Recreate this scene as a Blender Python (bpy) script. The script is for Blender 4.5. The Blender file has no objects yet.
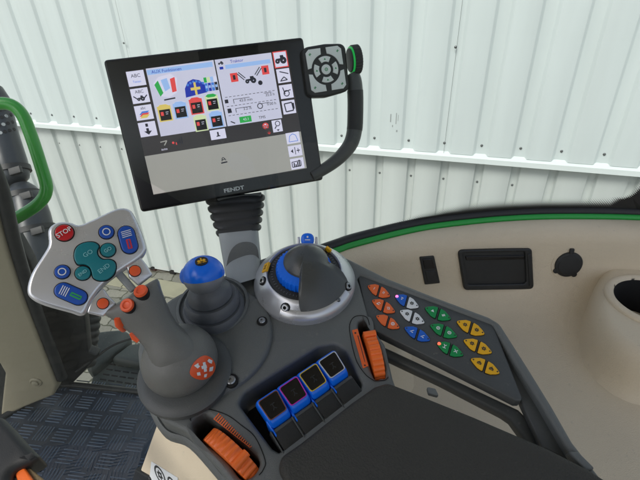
import bpy, bmesh, math, random
from math import sin, cos, pi, radians, sqrt
from mathutils import Vector as V, Matrix
from mathutils.bvhtree import BVHTree
random.seed(7)
SC = bpy.context.scene
COL = SC.collection

# ------------------------------------------------------------------ camera
FPX, PITCH, ROLL = 440.0, 0.5462, 0.0322
CAM = V((0, 0, 2.8))
Fw = V((0, cos(PITCH), -sin(PITCH)))
U0 = V((0, sin(PITCH), cos(PITCH)))
Rt = V((1, 0, 0)) * cos(ROLL) - U0 * sin(ROLL)
Up = U0 * cos(ROLL) + V((1, 0, 0)) * sin(ROLL)
def ray(x, y): return Rt * ((x - 320) / FPX) - Up * ((y - 240) / FPX) + Fw
def at(x, y, d): return CAM + ray(x, y) * d            # point seen at a pixel, d metres deep
cam = bpy.data.objects.new('camera', bpy.data.cameras.new('camera'))
COL.objects.link(cam)
M = Matrix((Rt, Up, -Fw)).transposed().to_4x4(); M.translation = CAM
cam.matrix_world = M
cam.data.sensor_width = 36; cam.data.lens = FPX / 640 * 36
cam.data.clip_start = 0.02; cam.data.clip_end = 500
SC.camera = cam

# ------------------------------------------------------------------ materials
def lin(c):
    return tuple(((v / 255) / 12.92 if v / 255 <= .04045 else ((v / 255 + .055) / 1.055) ** 2.4) for v in c)
def mat(name, col, rough=.5, metal=0, bump=0, bscale=300, var=0, vscale=8, emit=0, spec=.5, coat=0, alpha=1, dirt=0, bd=.0006):
    m = bpy.data.materials.new(name); m.use_nodes = True
    nt = m.node_tree; b = nt.nodes['Principled BSDF']
    c = lin(col) + (1,)
    b.inputs['Base Color'].default_value = c
    b.inputs['Roughness'].default_value = rough
    b.inputs['Metallic'].default_value = metal
    b.inputs['Specular IOR Level'].default_value = spec
    b.inputs['Coat Weight'].default_value = coat
    tc = nt.nodes.new('ShaderNodeTexCoord')
    if emit:
        b.inputs['Emission Color'].default_value = c
        b.inputs['Emission Strength'].default_value = emit
    if var:
        n = nt.nodes.new('ShaderNodeTexNoise'); n.inputs['Scale'].default_value = vscale; n.inputs['Detail'].default_value = 6
        nt.links.new(tc.outputs['Object'], n.inputs['Vector'])
        mx = nt.nodes.new('ShaderNodeMix'); mx.data_type = 'RGBA'
        mx.inputs[6].default_value = tuple(v * (1 - var) for v in c[:3]) + (1,)
        mx.inputs[7].default_value = tuple(min(1, v * (1 + var)) for v in c[:3]) + (1,)
        nt.links.new(n.outputs['Fac'], mx.inputs[0]); nt.links.new(mx.outputs[2], b.inputs['Base Color'])
        r = nt.nodes.new('ShaderNodeMapRange'); r.inputs[3].default_value = rough * .8; r.inputs[4].default_value = min(1, rough * 1.25)
        nt.links.new(n.outputs['Fac'], r.inputs[0]); nt.links.new(r.outputs[0], b.inputs['Roughness'])
        if dirt:
            n2 = nt.nodes.new('ShaderNodeTexNoise'); n2.inputs['Scale'].default_value = vscale * 14; n2.inputs['Detail'].default_value = 3
            nt.links.new(tc.outputs['Object'], n2.inputs['Vector'])
            rr = nt.nodes.new('ShaderNodeMapRange'); rr.inputs[1].default_value = .66; rr.inputs[2].default_value = .78; rr.inputs[4].default_value = dirt
            nt.links.new(n2.outputs['Fac'], rr.inputs[0])
            m2 = nt.nodes.new('ShaderNodeMix'); m2.data_type = 'RGBA'
            m2.inputs[7].default_value = (.3, .29, .26, 1)
            nt.links.new(mx.outputs[2], m2.inputs[6]); nt.links.new(rr.outputs[0], m2.inputs[0]); nt.links.new(m2.outputs[2], b.inputs['Base Color'])
    if bump:
        n = nt.nodes.new('ShaderNodeTexNoise'); n.inputs['Scale'].default_value = bscale; n.inputs['Detail'].default_value = 4
        nt.links.new(tc.outputs['Object'], n.inputs['Vector'])
        bp = nt.nodes.new('ShaderNodeBump'); bp.inputs['Strength'].default_value = bump; bp.inputs['Distance'].default_value = bd
        nt.links.new(n.outputs['Fac'], bp.inputs['Height']); nt.links.new(bp.outputs['Normal'], b.inputs['Normal'])
    return m
GREY = mat('grey_plastic', (100, 104, 103), .32, bump=.9, bscale=1500, var=.07, vscale=10, dirt=.25)
GREYD = mat('dark_grey_plastic', (72, 75, 75), .36, bump=.5, bscale=1500, var=.08, vscale=12, dirt=.2)
GREYL = mat('light_grey_plastic', (152, 158, 160), .45, bump=.4, bscale=1400, var=.06, vscale=12, dirt=.15)
SHELL = mat('shell_plastic', (70, 73, 72), .28, bump=.2, bscale=1500, var=.06, vscale=25, dirt=.1)
GRIP = mat('joystick_plastic', (107, 108, 105), .3, bump=.6, bscale=1500, var=.14, vscale=25, dirt=.15)
RUB = mat('boot_rubber', (86, 90, 95), .42, bump=.3, bscale=900, var=.1, vscale=20)
BLK = mat('black_plastic', (32, 34, 35), .45, bump=.4, bscale=1200, var=.12, vscale=15)
BEZ = mat('bezel_gloss', (14, 14, 17), .22, spec=.5)
PAD = mat('pad_leatherette', (54, 53, 48), .62, bump=1, bscale=520, var=.28, vscale=16, dirt=.05, bd=.0014)
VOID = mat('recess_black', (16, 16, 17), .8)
SILV = mat('silver_paint', (216, 218, 222), .26, metal=.6, var=.05, vscale=20)
SILV2 = mat('satin_silver', (200, 203, 207), .28, metal=.55, var=.06, vscale=30)
SILVD = mat('grey_silver', (150, 153, 156), .4, metal=.4)
BLUE = mat('blue_plastic', (14, 112, 240), .24, bump=.1, bscale=900, spec=.5)
BLUED = mat('navy_button', (22, 80, 176), .38)
TEAL = mat('teal_button', (14, 120, 130), .4)
TEALL = mat('teal_legend', (130, 195, 200), .5)
WHT = mat('white_print', (226, 230, 232), .5)
KEYW = mat('key_white', (250, 253, 249), .45)
RED = mat('red_button', (196, 26, 34), .33)
REDL = mat('red_legend', (205, 50, 70), .5)
GRNL = mat('green_legend', (40, 160, 90), .5)
ORG = mat('orange_plastic', (242, 114, 44), .38, bump=.15, bscale=900, var=.06, vscale=30)
ORGD = mat('orange_red_button', (232, 92, 44), .35)
ORGP = mat('orange_print', (232, 108, 50), .55)
YEL = mat('yellow_print', (236, 178, 20), .5)
GRN = mat('green_print', (0, 140, 72), .5)
BLUP = mat('blue_print', (20, 96, 200), .5)
GPAINT = mat('green_paint', (50, 158, 50), .28, var=.08, vscale=6, coat=.3)
GRIM = mat('green_rim', (38, 158, 66), .4)
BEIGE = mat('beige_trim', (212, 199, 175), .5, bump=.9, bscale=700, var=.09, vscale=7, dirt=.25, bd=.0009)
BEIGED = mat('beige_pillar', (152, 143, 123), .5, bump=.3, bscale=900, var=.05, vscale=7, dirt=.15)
METAL = mat('steel', (150, 152, 154), .3, metal=.9)
SCREWM = mat('dark_steel', (112, 116, 116), .35, metal=.8)
GLOW = mat('led_red', (255, 80, 60), .3, emit=1.6)
GLOWP = mat('led_pink', (255, 110, 170), .3, emit=1.4)
PURP = mat('magenta_line', (190, 40, 170), .4)
BRN = mat('brown_line', (116, 72, 62), .45)
YELL = mat('yellow_line', (206, 178, 62), .4)
GRYL = mat('pale_grey_line', (190, 194, 198), .4)
SCR_LILAC = mat('screen_lilac', (204, 201, 222), .3, emit=.44)
SCR_TILE = mat('screen_tile', (212, 207, 228), .3, emit=.5)
SCR_GREY = mat('screen_grey', (150, 147, 142), .3, emit=.55, var=0)
SCR_DARK = mat('screen_dark', (52, 46, 46), .2, emit=.3)
SCR_INK = mat('screen_ink', (46, 46, 60), .4, emit=.2)
SCR_BLUE = mat('screen_blue', (150, 180, 228), .3, emit=.5)
SCR_NAVY = mat('screen_navy', (24, 44, 150), .3, emit=.6)
SCR_MID = mat('screen_midblue', (60, 110, 190), .3, emit=.6)
SCR_GRN = mat('screen_green', (40, 156, 70), .3, emit=.55)
SCR_RED = mat('screen_red', (206, 66, 66), .3, emit=.6)
SCR_YEL = mat('screen_yellow', (206, 182, 96), .3, emit=.55)
SCR_BLK = mat('screen_black', (20, 14, 16), .3, emit=.1)
SCR_PINK = mat('screen_pink', (240, 180, 190), .3, emit=.7)
SCR_OLIVE = mat('screen_olive', (180, 190, 150), .3, emit=.7)

def wall_mat(name, col, amt):
    m = mat(name, col, .38, spec=.4); nt = m.node_tree; b = nt.nodes['Principled BSDF']
    tc = nt.nodes.new('ShaderNodeTexCoord'); mp = nt.nodes.new('ShaderNodeMapping'); mp.inputs['Scale'].default_value = (5, 5, .5)
    n = nt.nodes.new('ShaderNodeTexNoise'); n.inputs['Scale'].default_value = 1.5; n.inputs['Detail'].default_value = 8
    nt.links.new(tc.outputs['Object'], mp.inputs[0]); nt.links.new(mp.outputs[0], n.inputs['Vector'])
    mx = nt.nodes.new('ShaderNodeMix'); mx.data_type = 'RGBA'; c = lin(col)
    mx.inputs[6].default_value = tuple(v * (1 - amt) for v in c) + (1,); mx.inputs[7].default_value = tuple(min(1, v * (1 + amt * .5)) for v in c) + (1,)
    nt.links.new(n.outputs['Fac'], mx.inputs[0]); nt.links.new(mx.outputs[2], b.inputs['Base Color'])
    n2 = nt.nodes.new('ShaderNodeTexNoise'); n2.inputs['Scale'].default_value = 2.2
    bp = nt.nodes.new('ShaderNodeBump'); bp.inputs['Strength'].default_value = .25; bp.inputs['Distance'].default_value = .01
    nt.links.new(tc.outputs['Object'], n2.inputs['Vector']); nt.links.new(n2.outputs['Fac'], bp.inputs['Height']); nt.links.new(bp.outputs['Normal'], b.inputs['Normal'])
    return m
WALLU = wall_mat('cladding_upper', (203, 213, 212), .13)
WALLL = wall_mat('cladding_lower', (195, 202, 199), .14)
FLASH = wall_mat('flashing_white', (211, 220, 218), .05)

def paver_mat():
    m = bpy.data.materials.new('pavers'); m.use_nodes = True; nt = m.node_tree; b = nt.nodes['Principled BSDF']
    tc = nt.nodes.new('ShaderNodeTexCoord')
    mp = nt.nodes.new('ShaderNodeMapping'); mp.inputs['Rotation'].default_value = (0, 0, -.32 + .6)
    wv = nt.nodes.new('ShaderNodeTexNoise'); wv.inputs['Scale'].default_value = 9
    nt.links.new(tc.outputs['Object'], mp.inputs[0]); nt.links.new(mp.outputs[0], wv.inputs['Vector'])
    ad = nt.nodes.new('ShaderNodeMix'); ad.data_type = 'RGBA'; ad.blend_type = 'LINEAR_LIGHT'; ad.inputs[0].default_value = .05
    nt.links.new(mp.outputs[0], ad.inputs[6]); nt.links.new(wv.outputs['Color'], ad.inputs[7])
    br = nt.nodes.new('ShaderNodeTexBrick'); br.inputs['Scale'].default_value = 1
    br.inputs['Brick Width'].default_value = .22; br.inputs['Row Height'].default_value = .13; br.inputs['Mortar Size'].default_value = .006
    br.inputs['Color1'].default_value = lin((134, 133, 122)) + (1,); br.inputs['Color2'].default_value = lin((108, 108, 100)) + (1,); br.inputs['Mortar'].default_value = lin((70, 72, 58)) + (1,)
    nt.links.new(ad.outputs[2], br.inputs['Vector'])
    n = nt.nodes.new('ShaderNodeTexNoise'); n.inputs['Scale'].default_value = 40; n.inputs['Detail'].default_value = 8
    nt.links.new(tc.outputs['Object'], n.inputs['Vector'])
    mx = nt.nodes.new('ShaderNodeMix'); mx.data_type = 'RGBA'; mx.blend_type = 'MULTIPLY'; mx.inputs[0].default_value = .7
    rp = nt.nodes.new('ShaderNodeMapRange'); rp.inputs[3].default_value = .55; rp.inputs[4].default_value = 1.25
    nt.links.new(n.outputs['Fac'], rp.inputs[0]); nt.links.new(br.outputs['Color'], mx.inputs[6]); nt.links.new(rp.outputs[0], mx.inputs[7])
    nt.links.new(mx.outputs[2], b.inputs['Base Color']); b.inputs['Roughness'].default_value = .85
    bp = nt.nodes.new('ShaderNodeBump'); bp.inputs['Distance'].default_value = .01; bp.invert = True
    nt.links.new(br.outputs['Fac'], bp.inputs['Height']); nt.links.new(bp.outputs['Normal'], b.inputs['Normal'])
    return m
PAVER = paver_mat()
BARM = mat('tread_rubber', (86, 100, 118), .28, bump=.4, bscale=300, var=.4, vscale=14, dirt=.3)
MATM = mat('mat_rubber', (44, 54, 68), .36, bump=.6, bscale=260, var=.6, vscale=9, dirt=.3)

def glass_mat():
    m = bpy.data.materials.new('window_glass'); m.use_nodes = True; nt = m.node_tree
    nt.nodes.remove(nt.nodes['Principled BSDF']); out = nt.nodes['Material Output']
    t = nt.nodes.new('ShaderNodeBsdfTransparent'); t.inputs[0].default_value = (.95, .985, .965, 1)
    g = nt.nodes.new('ShaderNodeBsdfGlossy'); g.inputs['Roughness'].default_value = .02
    fr = nt.nodes.new('ShaderNodeFresnel'); fr.inputs[0].default_value = 1.45
    mx = nt.nodes.new('ShaderNodeMixShader')
    nt.links.new(fr.outputs[0], mx.inputs[0]); nt.links.new(t.outputs[0], mx.inputs[1]); nt.links.new(g.outputs[0], mx.inputs[2]); nt.links.new(mx.outputs[0], out.inputs[0])
    return m
GLASS = glass_mat()
def frit_mat():
    m = bpy.data.materials.new('frit_dots'); m.use_nodes = True; nt = m.node_tree; b = nt.nodes['Principled BSDF']; out = nt.nodes['Material Output']
    b.inputs['Base Color'].default_value = (.008, .008, .009, 1); b.inputs['Roughness'].default_value = .35
    uv = nt.nodes.new('ShaderNodeUVMap'); uv.uv_map = 'UVMap'
    sp = nt.nodes.new('ShaderNodeSeparateXYZ'); nt.links.new(uv.outputs[0], sp.inputs[0])
    # dots: fract grid in u (metres) and w (metres stored in second map)
    uv2 = nt.nodes.new('ShaderNodeUVMap'); uv2.uv_map = 'Metres'
    mp = nt.nodes.new('ShaderNodeMapping'); mp.inputs['Scale'].default_value = (350, 350, 1); mp.inputs['Rotation'].default_value = (0, 0, .785)
    nt.links.new(uv2.outputs[0], mp.inputs[0])
    fr = nt.nodes.new('ShaderNodeVectorMath'); fr.operation = 'FRACTION'; nt.links.new(mp.outputs[0], fr.inputs[0])
    sb = nt.nodes.new('ShaderNodeVectorMath'); sb.operation = 'DISTANCE'; sb.inputs[1].default_value = (.5, .5, 0); nt.links.new(fr.outputs[0], sb.inputs[0])
    r = nt.nodes.new('ShaderNodeMapRange'); r.inputs[1].default_value = .15; r.inputs[2].default_value = 1; r.inputs[3].default_value = .76; r.inputs[4].default_value = .02
    nt.links.new(sp.outputs['Y'], r.inputs[0])
    lt = nt.nodes.new('ShaderNodeMath'); lt.operation = 'LESS_THAN'; nt.links.new(sb.outputs['Value'], lt.inputs[0]); nt.links.new(r.outputs[0], lt.inputs[1])
    t = nt.nodes.new('ShaderNodeBsdfTransparent'); mx = nt.nodes.new('ShaderNodeMixShader')
    nt.links.new(lt.outputs[0], mx.inputs[0]); nt.links.new(t.outputs[0], mx.inputs[1]); nt.links.new(b.outputs[0], mx.inputs[2]); nt.links.new(mx.outputs[0], out.inputs[0])
    return m
FRIT = frit_mat()

# ------------------------------------------------------------------ geometry helpers
class Frame:
    def __init__(s, o, u, v, n): s.o, s.u, s.v, s.n = o, u.normalized(), v.normalized(), n.normalized()
    def w(s, a, b, h=0): return s.o + s.u * a + s.v * b + s.n * h
    def hit(s, x, y, h=0):
        d = ray(x, y); t = (s.o + s.n * h - CAM).dot(s.n) / d.dot(s.n); p = CAM + d * t - s.o
        return (p.dot(s.u), p.dot(s.v))
    def P(s, x, y, h=0): return s.w(*s.hit(x, y, h), h)
    def at(s, x, y, h=0, rot=None):     # same orientation, new origin
        o = s.P(x, y, h); return Frame(o, s.u, s.v, s.n)
    def turned(s, x0, y0, x1, y1, h=0, o=None):   # u along the pixel direction
        a = s.P(x0, y0, h); b = s.P(x1, y1, h); u = (b - a).normalized()
        return Frame(o if o else (a + b) / 2, u, s.n.cross(u), s.n)
    def mat4(s):
        m = Matrix((s.u, s.v, s.n)).transposed().to_4x4(); m.translation = s.o; return m
def frame_n(o, n, upish):
    n = n.normalized(); u = upish.cross(n).normalized(); return Frame(o, u, n.cross(u), n)

def rnd(pts, r, n=5):        # round the corners of a polygon; r a number or a list
    out = []; N = len(pts)
    for i in range(N):
        p = V(pts[i][:2]); a = V(pts[i - 1][:2]) - p; b = V(pts[(i + 1) % N][:2]) - p
        ri = r[i] if isinstance(r, (list, tuple)) else r
        la, lb = a.length, b.length
        if la < 1e-9 or lb < 1e-9: continue
        cs = max(-1, min(1, a.dot(b) / la / lb)); ang = math.acos(cs)
        if ri <= 0 or ang > 3.05: out.append((p.x, p.y)); continue
        d = min(ri / math.tan(ang / 2), la * .48, lb * .48)
        p0 = p + a / la * d; p1 = p + b / lb * d
        for k in range(n + 1):
            t = k / n; q = p0 * (1 - t) ** 2 + p * 2 * t * (1 - t) + p1 * t * t; out.append((q.x, q.y))
    return out
def smooth(pts, n=4, closed=True):   # Catmull-Rom
    out = []; N = len(pts); P = [V(p) for p in pts]
    rng = range(N) if closed else range(N - 1)
    for i in rng:
        if closed: p0, p1, p2, p3 = P[i - 1], P[i], P[(i + 1) % N], P[(i + 2) % N]
        else: p0, p1, p2, p3 = P[max(0, i - 1)], P[i], P[i + 1], P[min(N - 1, i + 2)]
        for k in range(n):
            t = k / n
            out.append(tuple(.5 * ((2 * p1) + (p2 - p0) * t + (2 * p0 - 5 * p1 + 4 * p2 - p3) * t * t + (3 * p1 - p0 - 3 * p2 + p3) * t ** 3)))
    if not closed: out.append(tuple(P[-1]))
    return out
def circ(a, b, r, n=24, r2=None, rot=0):
    r2 = r2 or r
    return [(a + cos(rot) * r * cos(2 * pi * i / n) - sin(rot) * r2 * sin(2 * pi * i / n), b + sin(rot) * r * cos(2 * pi * i / n) + cos(rot) * r2 * sin(2 * pi * i / n)) for i in range(n)]
def rect(a0, b0, a1, b1): return [(a0, b0), (a1, b0), (a1, b1), (a0, b1)]
def area(p): return sum(p[i - 1][0] * p[i][1] - p[i][0] * p[i - 1][1] for i in range(len(p))) / 2

def curve_mesh(cu):
    o = bpy.data.objects.new('tmp', cu); COL.objects.link(o)
    dg = bpy.context.evaluated_depsgraph_get(); dg.update()
    me = bpy.data.meshes.new_from_object(o.evaluated_get(dg))
    vs = [v.co.copy() for v in me.vertices]; fs = [tuple(p.vertices) for p in me.polygons]
    bpy.data.objects.remove(o); bpy.data.meshes.remove(me); bpy.data.curves.remove(cu)
    return vs, fs

class MB:
    def __init__(s): s.v, s.f, s.m, s.mats, s.uv = [], [], [], [], None
    def mi(s, m):
        if m not in s.mats: s.mats.append(m)
        return s.mats.index(m)
    def add(s, vs, fs, m):
        k = len(s.v); i = s.mi(m); s.v += [V(p) for p in vs]
        for f in fs: s.f.append(tuple(a + k for a in f)); s.m.append(i)
        return s
    def slab(s, fr, loops, top, thick, bevel, m, res=2):
        if loops and not isinstance(loops[0][0], (list, tuple)): loops = [loops]
        cu = bpy.data.curves.new('c', 'CURVE'); cu.dimensions = '2D'; cu.fill_mode = 'BOTH'
        bevel = min(bevel, thick * .49)
        for i, lp in enumerate(loops):
            if (area(lp) > 0) != (i == 0): lp = lp[::-1]
            sp = cu.splines.new('POLY'); sp.points.add(len(lp) - 1)
            for k, p in enumerate(lp): sp.points[k].co = (p[0], p[1], 0, 1)
            sp.use_cyclic_u = True
        cu.extrude = thick / 2 - bevel; cu.bevel_depth = bevel; cu.bevel_resolution = res; cu.offset = -bevel
        vs, fs = curve_mesh(cu)
        return s.add([fr.w(p.x, p.y, top - thick / 2 + p.z) for p in vs], fs, m)
    def flat(s, fr, pts, h, m, thick=.0003):      # thin raised print with a little body
        n = len(pts)
        if area(pts) < 0: pts = pts[::-1]
        vs = [fr.w(a, b, h) for a, b in pts] + [fr.w(a, b, h - thick) for a, b in pts]
        if n > 4: return s.slab(fr, pts, h, thick, 0, m)
        return s.add(vs, [tuple(range(n))] + [(i, i + n, (i + 1) % n + n, (i + 1) % n) for i in range(n)], m)
    def ring(s, fr, a, b, r0, r1, h, m, thick=.0003, n=24): return s.slab(fr, [circ(a, b, r1, n), circ(a, b, r0, n)], h, thick, 0, m)
    def text(s, fr, body, a, b, size, m, h, rot=0, thick=.0003, sx=1, bold=0):
        cu = bpy.data.curves.new('t', 'FONT'); cu.body = body; cu.size = size; cu.align_x = 'CENTER'; cu.align_y = 'CENTER'
        cu.extrude = thick / 2; cu.offset = bold; cu.resolution_u = 3
        vs, fs = curve_mesh(cu); c, q = cos(rot), sin(rot)
        return s.add([fr.w(a + c * p.x * sx - q * p.y, b + q * p.x * sx + c * p.y, h - thick / 2 + p.z) for p in vs], fs, m)
    def lathe(s, fr, prof, m, seg=48, a=0, b=0, cap=True, sweep=None):
        vs = []; fs = []; n = len(prof)
        for i in range(seg):
            t = 2 * pi * i / seg
            for r, h in prof: vs.append(fr.w(a + r * cos(t), b + r * sin(t), h))
        for i in range(seg):
            j = (i + 1) % seg
            for k in range(n - 1): fs.append((i * n + k, j * n + k, j * n + k + 1, i * n + k + 1))
        if cap:
            if prof[-1][0] > 1e-6: fs.append(tuple(i * n + n - 1 for i in range(seg)))
            if prof[0][0] > 1e-6: fs.append(tuple(i * n for i in range(seg))[::-1])
        return s.add(vs, fs, m)
    def loft(s, rings, m, cap=True):
        n = len(rings[0]); vs = [p for r in rings for p in r]; fs = []
        for k in range(len(rings) - 1):
            for i in range(n):
                j = (i + 1) % n; fs.append((k * n + i, k * n + j, (k + 1) * n + j, (k + 1) * n + i))
        if cap: fs.append(tuple(range(n))[::-1]); fs.append(tuple((len(rings) - 1) * n + i for i in range(n)))
        return s.add(vs, fs, m)
    def tube(s, pts, r, m, seg=16, cap=True, flatr=1, upv=None):
        P = [V(p) for p in pts]; rings = []
        nrm = upv
        for i, p in enumerate(P):
            t = (P[min(i + 1, len(P) - 1)] - P[max(i - 1, 0)]).normalized()
            if nrm is None: nrm = t.orthogonal()
            nrm = (nrm - t * nrm.dot(t)).normalized(); bn = t.cross(nrm)
            ri = r[i] if isinstance(r, (list, tuple)) else r
            rings.append([p + nrm * ri * flatr * cos(2 * pi * k / seg) + bn * ri * sin(2 * pi * k / seg) for k in range(seg)])
        return s.loft(rings, m, cap)
    def build(s, name, parent=None, angle=35, smoothed=True):
        inv = FR_OF[parent.name]['_inv'] if parent else Matrix()
        me = bpy.data.meshes.new(name)
        me.from_pydata([inv @ p for p in s.v], [], s.f)
        for m in s.mats: me.materials.append(m)
        me.polygons.foreach_set('material_index', s.m)
        bm = bmesh.new(); bm.from_mesh(me)
        bmesh.ops.remove_doubles(bm, verts=bm.verts, dist=1e-6)
        bmesh.ops.recalc_face_normals(bm, faces=bm.faces)
        bm.to_mesh(me); bm.free()
        if smoothed:
            me.polygons.foreach_set('use_smooth', [True] * len(me.polygons)); me.set_sharp_from_angle(angle=radians(angle))
        me.update()
        o = bpy.data.objects.new(name, me); COL.objects.link(o)
        if parent: o.parent = parent; FR_OF[o.name] = {'_inv': inv}
        else: FR_OF[o.name] = {'_inv': Matrix()}
        return o
FR_OF = {}
def thing(name, label, cat, fr, group=None):
    o = bpy.data.objects.new(name, None); COL.objects.link(o); o.empty_display_size = .02
    m = fr.mat4() if isinstance(fr, Frame) else Matrix.Translation(fr)
    o.matrix_world = m; FR_OF[o.name] = {'_inv': m.inverted()}
    o['label'] = label; o['category'] = cat
    if group: o['group'] = group
    return o
def tag(o, label, cat, group=None):
    o['label'] = label; o['category'] = cat
    if group: o['group'] = group
    return o
def lab(o, label): o['label'] = label; return o
def struct(o): o['kind'] = 'structure'; return o

WORLDF = Frame(V((0, 0, 0)), V((1, 0, 0)), V((0, 1, 0)), V((0, 0, 1)))

# ------------------------------------------------------------------ ground
g = MB(); g.add([(-60, -60, 0), (60, -60, 0), (60, 60, 0), (-60, 60, 0)], [(0, 1, 2, 3)], PAVER)
struct(g.build('ground'))

# ------------------------------------------------------------------ corrugated wall
PSI, DW = .3198, 3.2077
Ww = V((cos(PSI), -sin(PSI), 0)); Wn = V((sin(PSI), cos(PSI), 0))
WALLF = Frame(Wn * DW, Ww, V((0, 0, 1)), -Wn)          # a along the wall, b = height, h towards the camera
WALLF.v = V((0, 0, 1))
wall = thing('metal_wall', 'white profiled sheet metal wall with screwed ribs filling the background', 'wall', Wn * DW)
def sheet(mb, a0, a1, z0, z1, p, s0, h0, depth, m, wv=.24, sl=.085, thick=.0012):
    prof = []; i0 = math.floor((a0 - s0) / p); i1 = math.ceil((a1 - s0) / p)
    for i in range(i0, i1 + 1):
        c = s0 + i * p
        for da, dh in ((-wv / 2 - sl, 1), (-wv / 2 - sl * .75, .88), (-wv / 2 - sl * .25, .12), (-wv / 2, 0), (wv / 2, 0), (wv / 2 + sl * .25, .12), (wv / 2 + sl * .75, .88), (wv / 2 + sl, 1)):
            prof.append((c + da * p, h0 + dh * depth))
    n = len(prof); vs = []
    for z in (z0, z1):
        for a, h in prof: vs.append(WALLF.w(a, z, h))
    for a, h in prof: vs.append(WALLF.w(a, z0, h - .004))
    fs = [(i, i + 1, n + i + 1, n + i) for i in range(n - 1)] + [(2 * n + i, 2 * n + i + 1, i + 1, i) for i in range(n - 1)]
    mb.add(vs, fs, m)
HJ = 1.6782
PU, SU = .2586, -3.9693
PL = .2493; SL = -.8153
u = MB(); sheet(u, -7.5, 3.2, HJ - .035, 4.6, PU, SU, -.022, .022, WALLU, sl=.10)
ucl = u.build('upper_cladding', wall, angle=50)
l = MB(); sheet(l, -7.5, 3.2, .035, HJ - .06, PL, SL, -.085, .03, WALLL, wv=.17, sl=.05)
lcl = l.build('lower_cladding', wall, angle=50)
fl = MB()
a0, a1 = -7.5, 3.3
prof = [(HJ - .012, -.045), (HJ - .048, .012), (HJ - .052, .016), (HJ - .088, .018), (HJ - .088, .012), (HJ - .06, .008), (HJ - .06, -.08)]
fl.add([WALLF.w(a0, z, h) for z, h in prof] + [WALLF.w(a1, z, h) for z, h in prof], [(i, i + 1, i + 8, i + 7) for i in range(6)], FLASH)
fl.build('flashing', wall, angle=20)
bk = MB(); bk.slab(WALLF, rect(-7.5, -.02, 3.2, 4.6), -.1, .05, 0, VOID)
bk.build('backing', wall)
# rubber closure blocks at the sheet foot
fb = MB()
for i in range(-12, 6):
    c = SL + i * PL
    fb.slab(WALLF, rnd(rect(c - .03, .0, c + .035, .032), .008), -.052, .03, .003, VOID)
fb.build('foot_filler', wall)
def screw_wall(a, z, h, par, r=.007):
    f = Frame(WALLF.w(a, z, h), Ww, V((0, 0, 1)), -Wn); b = MB()
    b.lathe(f, [(r * 1.35, 0), (r * 1.35, .0015), (r, .002), (r, .006), (r * .7, .0075), (0, .0078)], SCREWM, seg=10)
    return b.build('screw', par)
for i in range(-1, 26):
    a = SU + i * PU
    if a < 2.6: screw_wall(a, HJ + .035, -.022, ucl)
for i in range(-16, 6): screw_wall(SL + i * PL, HJ - .27, -.085, lcl, .0065)
def seam(px):      # dark strip painted for shadow at the overlap of two sheets, with one rivet
    aa = WALLF.hit(px[0], px[1], 0)[0]
    b = MB(); b.add([WALLF.w(aa, HJ - .034, .0004), WALLF.w(aa + .002, HJ - .034, .0004), WALLF.w(aa + .002, 4.6, .0004), WALLF.w(aa, 4.6, .0004)], [(0, 1, 2, 3)], SCREWM)
    b.build('seam_shadow', ucl)
    return aa
sa = seam((128, 55)); z = WALLF.hit(124.7, 43)[1]; screw_wall(sa - .012, z, .001, ucl, .006)
sb_ = seam((455, 60)); z = WALLF.hit(454, 47)[1]; screw_wall(sb_ - .006, z, .001, ucl, .007)
# thin grey marks on the upper sheet
sm = MB(); MARK_GREY = mat('mark_grey', (150, 156, 156), .5)
for (x0, y0, x1, y1) in ((390, 114, 391.5, 122), (395.5, 113, 397, 124), (397.8, 115, 398.6, 121), (392, 125, 393, 127), (396, 130, 397.5, 132)):
    a, b = WALLF.hit(x0, y1); c, d = WALLF.hit(x1, y0); sm.flat(WALLF, rect(min(a, c), b, max(a, c), d), .0012, MARK_GREY, .001)
sm.build('wall_mark', ucl)
# kerb stones along the wall foot
KF = Frame(V((0, 0, 0)) + Wn * DW, Ww, Wn, V((0, 0, 1)))
kb = MB(); KERB = mat('kerb_concrete', (140, 138, 118), .85, bump=.8, bscale=60, var=.2, vscale=5)
for i in range(-9, 4):
    kb.slab(KF, rnd(rect(i * .8 + .004, -.30, i * .8 + .796, -.075), .006), .012, .03, .004, KERB)
struct(kb.build('kerb_strip'))

# ------------------------------------------------------------------ side panel with window above
RZ = 2.40
rim_px = [(336, 251.5), (350, 246.5), (370, 241), (400, 233.5), (430, 227.5), (470, 222.5), (510, 219), (550, 217.3), (600, 217.3), (640, 218.3), (700, 221)]
RF = Frame(V((0, 0, RZ)), V((1, 0, 0)), V((0, 1, 0)), V((0, 0, 1)))
rim = [V(RF.P(x, y)) for x, y in rim_px]
rim = [rim[0] + (rim[0] - rim[1]) * 4] + rim + [rim[-1] + V((.5, .0, 0))]
rimS = [V(p) for p in smooth([tuple(p) for p in rim], 5, False)]
panel = thing('cab_lining', 'beige moulded cab side lining with green top edge, right of the console', 'lining', V(RF.P(500, 260)) * 1.0)
prof = [(-.004, -.02), (-.004, -.002), (-.007, -.001), (-.012, 0), (-.028, -.0015), (-.040, -.006), (-.047, -.014), (-.050, -.026), (-.055, -.066), (-.060, -.095), (-.068, -.113), (-.084, -.130), (-.110, -.142), (-.150, -.150), (-.25, -.158), (-.40, -.168), (-.60, -.178), (-.8, -.185)]
pv = []; pf = []; n = len(prof)
for p in rimS:
    for dy, dz in prof: pv.append(p + V((0, dy, dz)))
for i in range(len(rimS) - 1):
    for k in range(n - 1): pf.append((i * n + k, (i + 1) * n + k, (i + 1) * n + k + 1, i * n + k + 1))
pb = MB(); pb.add(pv, pf, BEIGE)
pbody = pb.build('panel_body', panel, angle=80)
BV = BVHTree.FromPolygons(pv, pf)
def onpanel(x, y):
    d = ray(x, y).normalized(); loc, nr, i, dist = BV.ray_cast(CAM, d)
    if nr.dot(d) > 0: nr = -nr
    return frame_n(loc, nr, V((0, 0, 1)))
gr = MB()
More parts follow.
